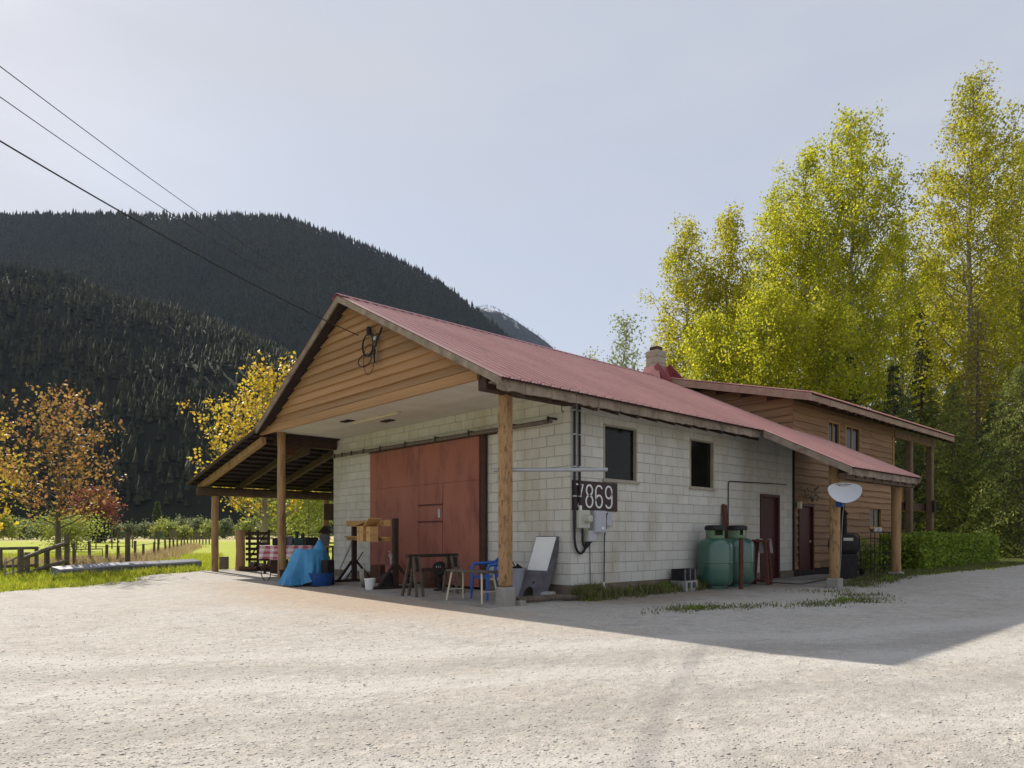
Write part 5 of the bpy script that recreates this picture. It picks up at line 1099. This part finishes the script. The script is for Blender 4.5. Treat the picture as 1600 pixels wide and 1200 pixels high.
P = np.array(pts, np.float32); hh = rng.uniform(6, 15, len(P)).astype(np.float32) * rng.choice([1, 1, 1, 1.3], len(P)) * np.where(np.arange(len(P)) >= 52000, .62, 1) * (.68 + .32 * np.clip(((P[:, 0] - CAMX) * FX + (P[:, 1] - CAMY) * FY) / 1500, 0, 1)); forest('mountain_forest', P, hh, hh * rng.uniform(.17, .27, len(P)), Mt['forest'])
pts = []
while len(pts) < 8000:
    px = rnd.uniform(560, 960); d = rnd.uniform(2300, 2905); x, y = at(px, d); pts.append((x, y, fz(px, d) - 1))
P = np.array(pts, np.float32); hh = rng.uniform(5, 10, len(P)).astype(np.float32); o = forest('far_forest', P, hh, hh * .2, Mt['forest']); o['label'] = 'blue distant conifers on the far snowy mountain'
# ---------------------------------------------------------------- leaves and trees
def leaf_quads(C, size, droop=.3, aspect=.42):
    n = len(C); a = rng.normal(size=(n, 3)); a[:, 2] -= droop; a /= np.linalg.norm(a, axis=1, keepdims=True)
    b = np.cross(a, rng.normal(size=(n, 3))); b /= np.linalg.norm(b, axis=1, keepdims=True); nn = np.cross(a, b); s = np.asarray(size).reshape(-1, 1) * np.ones((n, 1))
    V = np.stack([C - a * s * .5, C + b * s * aspect + nn * s * .12 - a * s * .06, C + a * s * .5, C - b * s * aspect + nn * s * .12 - a * s * .06], 1)
    return V.reshape(-1, 3), np.arange(4 * n).reshape(n, 4)
def crown(name, C, size, m, parent, droop=.3, aspect=.42):
    C = np.asarray(C, dtype=np.float64); V, F = leaf_quads(C, rng.uniform(size * .7, size * 1.3, len(C)), droop, aspect); return npmesh(name, V, F, m, parent)
def polyl(a, b, c, n=5):
    return [a * (1 - t) ** 2 + b * 2 * t * (1 - t) + c * t * t for t in np.linspace(0, 1, n)]
def broad_tree(name, x, y, H, Rm, m, label, group, nbr, per, leaf, lo=.14, up=1.3, sig=.3, bark='bark', cat='tree', prof=None, lean=.0, gap=.42, tr=.012, z=None, seed=1, forks=0):
    rr = random.Random(seed); z0 = (G(x, y) if z is None else z) - .1
    t = empty(name, (x, y, z0), 0, label, cat, group); tb2 = MB()
    prof = prof or (lambda q: math.sin(math.pi * min(1, q ** .8 * .97 + .03)) ** .75)
    HT = H * .93; tp = [Vector((lean * H * (i / 9) ** 2 + rr.gauss(0, .006) * H * (i / 9), rr.gauss(0, .006) * H * (i / 9), HT * i / 9)) for i in range(10)]
    def tpt(q): q = q * 9; i = min(8, int(q)); return tp[i].lerp(tp[i + 1], q - i)
    tb2.tube(tp, [H * tr * (1 - .93 * i / 9) for i in range(10)], 7)
    C = []
    for i in range(nbr):
        q = lo + (1 - lo) * (i + rr.random()) / nbr; qq = (q - lo) / (1 - lo); a = i * 2.39996 + rr.uniform(-.5, .5)
        L_ = Rm * prof(qq) * rr.uniform(.6, 1.12); 
        if L_ < .25: L_ = .25
        b0 = tpt(min(.99, q)); out_ = Vector((math.cos(a), math.sin(a), 0)); rise = L_ * up * rr.uniform(.7, 1.3)
        b1 = b0 + out_ * L_ * .6 + Vector((0, 0, rise * .3)); b2 = b0 + out_ * L_ + Vector((0, 0, rise))
        if b2.z > H * 1.01: b2.z = H * rr.uniform(.95, 1.01)
        P_ = polyl(b0, b1, b2, 6); rad = max(.012, H * tr * .28 * (1 - q * .7)); tb2.tube(P_, [rad * (1 - .8 * k / 5) for k in range(6)], 4, cap=False)
        ln = (b2 - b0).length; ncl = max(2, int(ln / gap))
        for k in range(ncl):
            s = .22 + .78 * (k + rr.random()) / ncl; f = s * 5; j = min(4, int(f)); c = P_[j].lerp(P_[j + 1], f - j)
            tw = Vector((rr.gauss(0, 1), rr.gauss(0, 1), rr.gauss(.5, .7))) * sig * 1.3; c2 = c + tw
            if rr.random() < .8: tb2.tube([c, c2], [rad * .3, rad * .14], 3, cap=False)
            for w in range(max(1, int(per * rr.uniform(.5, 1.5)))):
                C.append((c2.x + rr.gauss(0, sig), c2.y + rr.gauss(0, sig), c2.z + rr.gauss(0, sig * 1.1)))
    tb2.build('trunk', Mt[bark], t); crown('crown', C, leaf, Mt[m], t); return t, len(C)
NL = 0
def topz(py, d): return CAMZ + (838 - py) / 1100 * d
GP = 'tall cottonwoods behind the house'
poplar = [  # trunk px, depth, top py, half width in px, leaf, seed, label
    (1516, 42, 113, 84, 'leaf_poplar_gold', 11, 'tallest golden green cottonwood at the far right'),
    (1598, 45, 205, 62, 'leaf_poplar_gold', 12, 'cottonwood cut by the right edge of the picture'),
    (1332, 42, 165, 82, 'leaf_poplar', 13, 'big bright cottonwood with a pale bare trunk'),
    (1262, 45, 226, 62, 'leaf_poplar', 14, 'cottonwood just left of the big bright one'),
    (1214, 48, 290, 50, 'leaf_poplar', 19, 'slim cottonwood with a bent top left of centre'),
    (1136, 46, 325, 52, 'leaf_poplar_gold', 15, 'lower cottonwood above the house roof right of the chimney'),
    (1070, 46, 345, 54, 'leaf_poplar_gold', 16, 'leftmost lower cottonwood rising behind the chimney'),
    (1408, 50, 330, 60, 'leaf_poplar', 17, 'shorter cottonwood filling the gap before the tallest one'),
    (1200, 39, 455, 66, 'leaf_poplar', 18, 'low bright yellow green tree close behind the house roof'),
    (1290, 38.5, 470, 58, 'leaf_poplar', 21, 'low yellow green tree under the big bright cottonwood'),
    (1170, 55, 430, 70, 'leaf_poplar', 23, 'cottonwood filling the back row left of the big bright one'),
    (1310, 56, 400, 70, 'leaf_poplar', 24, 'cottonwood in the back row behind the big bright one'),
    (1455, 57, 400, 74, 'leaf_poplar_gold', 25, 'cottonwood in the back row left of the tallest one'),
    (1580, 56, 420, 74, 'leaf_poplar', 26, 'cottonwood in the back row at the right edge'),
    (1110, 42, 490, 60, 'leaf_poplar', 22, 'low bushy green tree just right of the chimney'),
]
for px, d, py, hw_, m, seed, lb in poplar:
    x, y = at(px, d); H = (topz(py, d) - G(x, y)) * 1.05; Rm = hw_ / 1100 * d
    prof = (lambda q: (.42 + .58 * math.sin(math.pi * min(1, q * .92 + .05)) ** .9) * (1 if q < .72 else max(.12, 1 - ((q - .72) / .28) ** 1.5 * .85)))
    t, c = broad_tree('cottonwood_tree', x, y, H, Rm, m, lb, GP, int(50 + H * 2.5), 50, .14, .12, 1.3, .24, 'bark_pale', prof=prof, gap=.52, seed=seed, tr=.0095); NL += c
x, y = at(978, 72); broad_tree('aspen_tree', x, y, topz(474, 72), 34 / 1100 * 72, 'leaf_silver', 'pale silvery aspen far off left of the chimney', None, 110, 10, .28, .1, 1.2, .4, 'bark_pale', seed=31, gap=.7)
x, y = at(918, 95); broad_tree('aspen_tree', x, y, topz(541, 95), 22 / 1100 * 95, 'leaf_silver', 'tiny pale treetop peeping over the roof ridge', None, 60, 10, .35, .1, 1.2, .5, 'bark_pale', seed=32, gap=.9)
# left: maples and others
x, y = at(91, 24); broad_tree('maple_tree', x, y, topz(592, 24) - G(x, y), 2.7, 'leaf_orange', 'orange leaved young maple beside the rail fence', None, 56, 7, .12, .24, .62, .11, seed=41, gap=.30, tr=.016, prof=lambda q: (1.05 - .2 * abs(q - .25)) * (1 - q ** 2 * .82))
x, y = at(-25, 27); broad_tree('maple_tree', x, y, topz(655, 27), 2.1, 'leaf_yellow', 'yellow green tree at the left edge beside the orange maple', None, 46, 7, .15, .2, .6, .2, seed=42, gap=.34, tr=.014)
x, y = at(414, 36); broad_tree('maple_tree', x, y, topz(558, 36) - G(x, y), 4.3, 'leaf_yellow', 'large bright yellow maple seen past the lean-to roof', None, 84, 8, .17, .16, .85, .17, 'bark_pale', seed=43, gap=.38, tr=.02, prof=lambda q: (1.08 - .15 * abs(q - .3)) * (1 - q ** 1.6 * .85))
x, y = at(482, 50); broad_tree('young_tree', x, y, topz(745, 50), 2.6, 'leaf_willow', 'green and gold leafy tree framed under the lean-to', None, 70, 10, .2, .08, .8, .3, seed=44, gap=.4)
x, y = at(444, 62); broad_tree('young_tree', x, y, topz(770, 62), 3.6, 'leaf_willow', 'pale green tree behind the yellow maple trunk', None, 70, 9, .25, .08, .8, .4, seed=45, gap=.5)
x, y = at(150, 90); broad_tree('red_tree', x, y, topz(764, 90) - G(x, y), 2.9, 'leaf_red', 'small dark red round tree in the field', None, 90, 12, .28, .12, .5, .4, seed=46, gap=.5, tr=.02)
x, y = at(150, 88); broad_tree('dark_shrub', x, y, topz(820, 88) - G(x, y), 1.9, 'leaf_dark', 'dark evergreen shrub under the red tree', None, 50, 14, .3, .05, .3, .35, seed=47, gap=.5, cat='shrub')
x, y = at(102, 46); broad_tree('willow_bush', x, y, topz(813, 46) - G(x, y), 2.1, 'leaf_willow', 'light green willow bush behind the maple trunk', None, 60, 11, .14, .05, .5, .28, seed=48, gap=.3, cat='bush')
bushes = [(5, 120, 808, 26, 'leaf_willow'), (36, 128, 815, 26, 'leaf_grey'), (66, 125, 817, 22, 'leaf_grey'), (-30, 120, 812, 24, 'leaf_grey'), (178, 135, 822, 16, 'leaf_grey'), (200, 138, 820, 18, 'leaf_grey'), (226, 140, 816, 18, 'leaf_grey'), (254, 136, 814, 18, 'leaf_willow'), (264, 128, 821, 19, 'leaf_willow'), (284, 138, 806, 16, 'leaf_grey'), (302, 142, 812, 14, 'leaf_grey'), (309, 140, 806, 14, 'leaf_grey'), (330, 136, 818, 18, 'leaf_willow'), (352, 140, 812, 20, 'leaf_grey'), (288, 126, 829, 13, 'leaf_willow'), (385, 138, 815, 20, 'leaf_willow'), (415, 140, 810, 18, 'leaf_grey'), (500, 130, 805, 20, 'leaf_grey')]
blab = ['round green bush at the far left field edge', 'grey green bush left of the maple trunk far off', 'low grey bush right behind the maple branches', 'bush cut by the left edge at the field end', 'leftmost dusky bush beyond the fence line', 'dusky low bush left of the conical tree', 'grey bush under the conical tree', 'bright bush right of the conical tree', 'brightest yellow green bush at the field end', 'tall grey willow with a round head', 'grey bush between the two tall willows', 'second tall grey willow near the lean-to', 'green bush just left of the lean-to post', 'grey bush behind the lean-to post', 'small low green bush before the tall willows', 'green bush behind the stump post', 'grey bush behind the yellow maple trunk', 'grey bush at the back under the lean-to']
for i, (px, d, py, hw_, m) in enumerate(bushes):
    x, y = at(px, d); H = topz(py, d) - G(x, y); broad_tree('willow_bush', x, y, H * (.8 if m == 'leaf_grey' else .92), hw_ * .82 / 1100 * d, m, blab[i], 'bushes along the far end of the field', 46, 14, .36, .04, .5, .38, seed=60 + i, gap=.6, cat='bush', prof=lambda q: 1.0 - .75 * q ** 1.5, tr=.02)
# conifers with drooping sprays
def conifer(name, x, y, H, Rm, m, label, group=None, tiers=30, per=7, seed=1, leaf=.16, droop=.35, sparse=1.0, bark='bark', tw=10, lo=.06, z=None):
    rr = random.Random(seed); z0 = (G(x, y) if z is None else z) - .1; t = empty(name, (x, y, z0), 0, label, 'tree', group); tb2 = MB(); tb2.tube([(0, 0, H * i / 8) for i in range(9)], [H * .014 * (1 - .95 * i / 8) + .01 for i in range(9)], 7); C = []
    for i in range(tiers):
        q = lo + (1 - lo) * ((i + rr.uniform(-.3, .3)) / tiers); q = max(.02, q)
        for j in range(per):
            if rr.random() > sparse: continue
            a = j / per * 6.283 + i * 1.1 + rr.uniform(-.35, .35); L_ = Rm * (1 - q) ** .8 * rr.uniform(.55, 1.15) + .12; zb2 = q * H + rr.uniform(-.1, .1)
            o_ = Vector((math.cos(a), math.sin(a), 0)); s_ = Vector((-o_.y, o_.x, 0)); b0 = Vector((0, 0, zb2)); b1 = b0 + o_ * L_ * .55 + Vector((0, 0, L_ * .12)); b2 = b0 + o_ * L_ + Vector((0, 0, -L_ * droop)); P_ = polyl(b0, b1, b2, 5)
            tb2.tube(P_, [.02 * H / 10, .016 * H / 10, .012 * H / 10, .008, .004], 3, cap=False); nt_ = max(3, int(L_ * tw))
            for k in range(nt_):
                s = .2 + .8 * (k + rr.random()) / nt_; f = s * 4; jj = min(3, int(f)); c = P_[jj].lerp(P_[jj + 1], f - jj); wd = L_ * .32 * (1.1 - s) + .08
                for sd_2 in (-1, 1):
                    for w in range(2): u = rr.random(); c2 = c + s_ * wd * u * sd_2 + o_ * wd * u * .6 + Vector((0, 0, -wd * u * .5 - rr.random() * .06)); C.append(tuple(c2 + Vector((rr.gauss(0, .04), rr.gauss(0, .04), rr.gauss(0, .04)))))
    tb2.build('trunk', Mt[bark], t); crown('crown', C, leaf, Mt[m], t, .8, .22); return t
CG = 'conifers at the right beyond the hedge'
conf = [ # px, depth, top py, half width px, mat, seed, label, kwargs
    (1330, 38, 545, 44, 'leaf_cedar', 1, 'dark blue green spruce behind the upper house roof', {}),
    (1396, 37, 560, 40, 'leaf_dark', 2, 'nearly black fir above the balcony roof', {}),
    (1440, 44, 480, 40, 'leaf_dark', 3, 'dark tall fir between the cottonwood trunks', {}),
    (1528, 37, 470, 78, 'leaf_golden', 4, 'thin golden brown conifer with bare airy branches', dict(sparse=.75, tiers=34)),
    (1596, 29.5, 560, 120, 'leaf_hemlock', 5, 'big drooping hemlock at the right edge', dict(tiers=40, per=8, leaf=.13)),
    (1490, 32, 590, 74, 'leaf_hemlock', 6, 'broad hemlock right behind the hedge', dict(tiers=38, per=8, leaf=.13)),
    (1415, 34, 610, 52, 'leaf_cedar', 7, 'cedar seen between the balcony posts', dict(leaf=.14)),
    (1555, 34, 620, 70, 'leaf_cedar', 8, 'dark cedar between the two hemlocks', dict(leaf=.14)),
    (1455, 38, 600, 52, 'leaf_hemlock', 9, 'slim hemlock just right of the balcony roof', {}),
    (1650, 33, 500, 100, 'leaf_cedar', 10, 'cedar mostly outside the right edge', {}),
    (1585, 40, 640, 80, 'leaf_dark', 12, 'black spruce closing the gap right of the hedge', dict(tiers=34, per=8)),
    (1490, 44, 600, 90, 'leaf_dark', 16, 'wide black spruce filling behind the hemlocks', dict(tiers=36, per=9)),
    (1620, 42, 600, 90, 'leaf_dark', 17, 'black spruce cut by the right edge', dict(tiers=36, per=9)),
    (1530, 42, 660, 80, 'leaf_dark', 13, 'black spruce low behind the broad hemlock', dict(tiers=34, per=8)),
    (1375, 42, 620, 60, 'leaf_dark', 14, 'black spruce behind the house corner', dict(tiers=30)),
]
for px, d, py, hw_, m, seed, lb, kw in conf:
    x, y = at(px, d); conifer('conifer_tree', x, y, topz(py, d) - G(x, y), hw_ / 1100 * d, m, lb, CG, seed=seed, **{**dict(tiers=32, per=7, leaf=.15), **kw})
x, y = at(246, 145); conifer('conifer_tree', x, y, topz(782, 145) - G(x, y), 1.9, 'leaf_cedar', 'small conical dark tree at the far end of the field', None, seed=15, tiers=22, leaf=.5, tw=3)
# ---------------------------------------------------------------- hedge, weeds, grass, stones
hd = empty('hedge', (16.2, -1.55, G(16.2, -1.5)), 0, 'clipped bright green hedge beside the timber house', 'hedge'); C = []
hx, hy, hz = 3.9, .62, 1.02
while len(C) < 30000:
    u, v, w = rnd.uniform(-1, 1), rnd.uniform(-1, 1), rnd.uniform(0, 1); e = max(abs(u) ** 3, abs(v), w)
    if e < .62 and rnd.random() < .75: continue
    nb = 1 + .16 * mnoise.noise((u * 4.5, v * 2, w * 2.2)); C.append((u * hx * (1 + .03 * rnd.random()), v * hy * nb, w * hz * (1 + .13 * mnoise.noise((u * 5.1, 3, v)))))
crown('foliage', C, .085, Mt['leaf_hedge'], hd, -.5, .4); sb = MB()
for i in range(70):
    u = rnd.uniform(-hx, hx); v = rnd.uniform(-.4, .4); sb.tube([(u, v, -.1), (u + rnd.uniform(-.2, .2), v + rnd.uniform(-.1, .1), .5), (u + rnd.uniform(-.3, .3), v + rnd.uniform(-.2, .2), .95)], [.014, .01, .005], 4, cap=False)
sb.build('stem', Mt['bark'], hd, kind='stuff')
sh2 = empty('climbing_shrub', (12.0, -1.0, G(12, -1)), 0, 'dark straggly shrub against the timber wall', 'shrub'); C = []; sb = MB()
for i in range(46):
    a = Vector((rnd.uniform(-1.3, 1.3), rnd.uniform(-.3, .3), 0)); b = a + Vector((rnd.gauss(0, .25), rnd.gauss(0, .15), rnd.uniform(.5, 1.05))); sb.tube([a, a.lerp(b, .5) + Vector((0, 0, .1)), b], [.01, .008, .004], 4, cap=False)
    for k in range(26): p = a.lerp(b, rnd.uniform(.3, 1)); C.append((p.x + rnd.gauss(0, .07), p.y + rnd.gauss(0, .07), p.z + rnd.gauss(0, .07)))
sb.build('stem', Mt['bark'], sh2, kind='stuff'); crown('foliage', C, .07, Mt['leaf_hedge'], sh2)
def grass(name, pts, hmin, hmax, m, blades=6, w=.012, spread=.05, label=None, kind='stuff'):
    """pts: (x, y, z, scale)"""
    P = np.array(pts, np.float64); n = len(P); b = blades; base = np.repeat(P, b, 0); k = n * b
    off = rng.normal(0, spread, (k, 2)); ang = rng.uniform(0, 6.283, k); h = rng.uniform(hmin, hmax, k) * base[:, 3]; ln = rng.uniform(.15, .6, k) * h; dr = rng.uniform(0, 6.283, k)
    x = base[:, 0] + off[:, 0]; y = base[:, 1] + off[:, 1]; z = base[:, 2] - .01; ww = w * rng.uniform(.7, 1.4, k)
    dx_, dy_ = np.cos(ang) * ww, np.sin(ang) * ww
    V = np.stack([np.stack([x - dx_, y - dy_, z], 1), np.stack([x + dx_, y + dy_, z], 1), np.stack([x + np.cos(dr) * ln * .4 + dx_ * .7, y + np.sin(dr) * ln * .4 + dy_ * .7, z + h * .6], 1), np.stack([x + np.cos(dr) * ln * .4 - dx_ * .7, y + np.sin(dr) * ln * .4 - dy_ * .7, z + h * .6], 1), np.stack([x + np.cos(dr) * ln, y + np.sin(dr) * ln, z + h], 1)], 1).reshape(-1, 3)
    q = np.arange(k)[:, None] * 5; F = np.concatenate([q + np.array([[0, 1, 2]]), q + np.array([[0, 2, 3]]), q + np.array([[3, 2, 4]])], 0)
    return npmesh(name, V, F, m, kind=kind, label=label)
pts = []
while len(pts) < 9000:                                    # verge and near field at the left
    px = rnd.uniform(-160, 345); d = 13 + 27 * rnd.random() ** 1.5; x, y = at(px, d)
    if inside(x, y, YARD_W) or (x > -2.2 and y < 13.8): continue
    pts.append((x, y, G(x, y), rnd.uniform(.5, 1.3)))
grass('grass', pts, .05, .17, Mt['grass_blade'], 6, .011, .09)
pts = []
for i in range(2600):                                     # ragged edge of the gravel
    j = rnd.choice(range(len(YARD_W))); x, y = YARD_W[j]
    if depth(x, y) > 34 or not (x < -1.0 and y > 6): continue
    x += rnd.gauss(0, .25); y += rnd.gauss(0, .25); pts.append((x, y, G(x, y) + .015, rnd.uniform(.5, 1.4)))
a, b = Vector(gp(80, 908, 0)), Vector(gp(316, 891, 0))
for i in range(420): p = a.lerp(b, rnd.random()); x, y = p.x + rnd.gauss(-.15, .2), p.y + rnd.gauss(-.35, .15); pts.append((x, y, G(x, y) + .01, rnd.uniform(.7, 1.7)))
grass('grass_tufts', pts, .05, .18, Mt['grass_blade'], 7, .011, .06)
pts = []
for i in range(1700):
    k = rnd.random() * (len(fp) - 1); j = int(k); p = fp[j].lerp(fp[j + 1], k - j); s = 1.0; x, y = p.x + rnd.gauss(0, .35), p.y + rnd.gauss(0, .35); pts.append((x, y, G(x, y), rnd.uniform(.7, 1.4)))
for i in range(450):
    x, y = at(rnd.uniform(-40, 150), rnd.uniform(24, 28)); pts.append((x, y, G(x, y), rnd.uniform(.5, 1.1)))
grass('dry_grass', pts, .15, .42, Mt['grass_dry'], 6, .014, .12)
pts = []
for i in range(900):                                      # weeds along the long wall
    x = rnd.choice([rnd.uniform(.05, 3.9), rnd.gauss(.25, .25), rnd.gauss(3.6, .3)]); 
    if x < .0 or x > 4.0: continue
    y = -.08 - abs(rnd.gauss(0, .17)); pts.append((x, y, G(x, y) + .015, rnd.uniform(.4, 1.3) * (1.25 if x < .6 else 1)))
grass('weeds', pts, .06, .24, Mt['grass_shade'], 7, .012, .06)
pts = []
for cx, cy, rx, ry, k in ((.3, -2.45, .65, .16, 150), (2.6, -3.5, .55, .16, 110), (3.7, -3.75, .7, .2, 130), (4.7, -3.3, .5, .2, 80), (1.3, -2.9, .6, .12, 80), (5.3, -2.5, .5, .2, 60)):
    for i in range(k): x, y = cx + rnd.gauss(0, rx * .75), cy + rnd.gauss(0, ry * 1.1); pts.append((x, y, G(x, y) + .012, rnd.uniform(.25, 1.0) * (1 if rnd.random() < .8 else 1.5)))
for i in range(3800):                                     # strip of grass before the hedge
    x = rnd.uniform(6.8, 26); lo_ = -2.75 - .13 * max(0, x - 17) * 1.0 - .35 * ss((x - 9) / 6); y = rnd.uniform(lo_ + rnd.gauss(0, .12), -1.1 if x > 9.5 else -1.9); pts.append((x, y, G(x, y) + .015, rnd.uniform(.5, 1.2)))
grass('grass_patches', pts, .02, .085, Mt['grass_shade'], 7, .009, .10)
C = []
for cx, cy, rr_, hh_, k in ((.28, -.33, .28, .2, 520), (.6, -.3, .2, .12, 200), (1.5, -.22, .15, .2, 130), (2.55, -.3, .25, .26, 330), (2.9, -.2, .2, .2, 160), (3.62, -.35, .16, .3, 240), (8.3, -2.6, .4, .1, 200), (3.6, -3.5, .4, .05, 150), (.35, -2.5, .3, .05, 130)):
    for i in range(k): q = abs(rnd.gauss(0, .45)); a = rnd.uniform(0, 6.3); x, y = cx + rr_ * q * math.cos(a) * 1.4, cy + rr_ * q * math.sin(a) * .7; C.append((x, min(y, -.04), G(x, y) + .02 + hh_ * rnd.random() * max(.15, 1 - q)))
crown('weed_leaves', C, .055, Mt['leaf_hedge'], None, -.4, .3)['kind'] = 'stuff'
# loose stones on the yard
n = 0; PP = []
while n < 32000:
    px = rnd.uniform(-90, 1690); d = 3.4 + 8.5 * rnd.random() ** 1.5; x, y = at(px, d)
    if not inside(x, y, YARD): continue
    if -.0 < x < 8.8 and y > -.05: continue
    PP.append((x, y, G(x, y) + .018, d)); n += 1
P = np.array(PP); n = len(P); oc = np.array([(1, 0, 0), (0, 1, 0), (-1, 0, 0), (0, -1, 0), (.3, .2, .8), (0, 0, -.6)]); r = rng.lognormal(-5.15, .42, n) ; r = np.clip(r, .003, .02)
ang = rng.uniform(0, 6.28, n); ca, sa = np.cos(ang), np.sin(ang); jit = rng.uniform(.6, 1.3, (n, 6, 1)); O = oc[None] * jit * r[:, None, None]
V = np.stack([O[..., 0] * ca[:, None] - O[..., 1] * sa[:, None], (O[..., 0] * sa[:, None] + O[..., 1] * ca[:, None]) * .8, O[..., 2] * .38], -1) + P[:, None, :3] + np.array([0, 0, .12]) * r[:, None, None]
F = (np.array([(0, 1, 4), (1, 2, 4), (2, 3, 4), (3, 0, 4), (1, 0, 5), (2, 1, 5), (3, 2, 5), (0, 3, 5)])[None] + (np.arange(n) * 6)[:, None, None]).reshape(-1, 3)
npmesh('gravel_stones', V.reshape(-1, 3), F, Mt['stones'], kind='stuff')
# ---------------------------------------------------------------- haze over the valley
HZ = True
if HZ:
    hm = bpy.data.materials.new('haze'); hm.use_nodes = True; nt = hm.node_tree; nt.nodes.remove(nt.nodes['Principled BSDF']); pv_ = nt.nodes.new('ShaderNodeVolumePrincipled'); pv_.inputs['Color'].default_value = (.58, .72, 1, 1); pv_.inputs['Density'].default_value = 4e-5; pv_.inputs['Anisotropy'].default_value = 0.0
    nt.links.new(pv_.outputs[0], nt.nodes['Material Output'].inputs['Volume']); hb = B(-4200, 4200, -900, 4800, -3, 1500).build('haze', hm, kind='stuff')
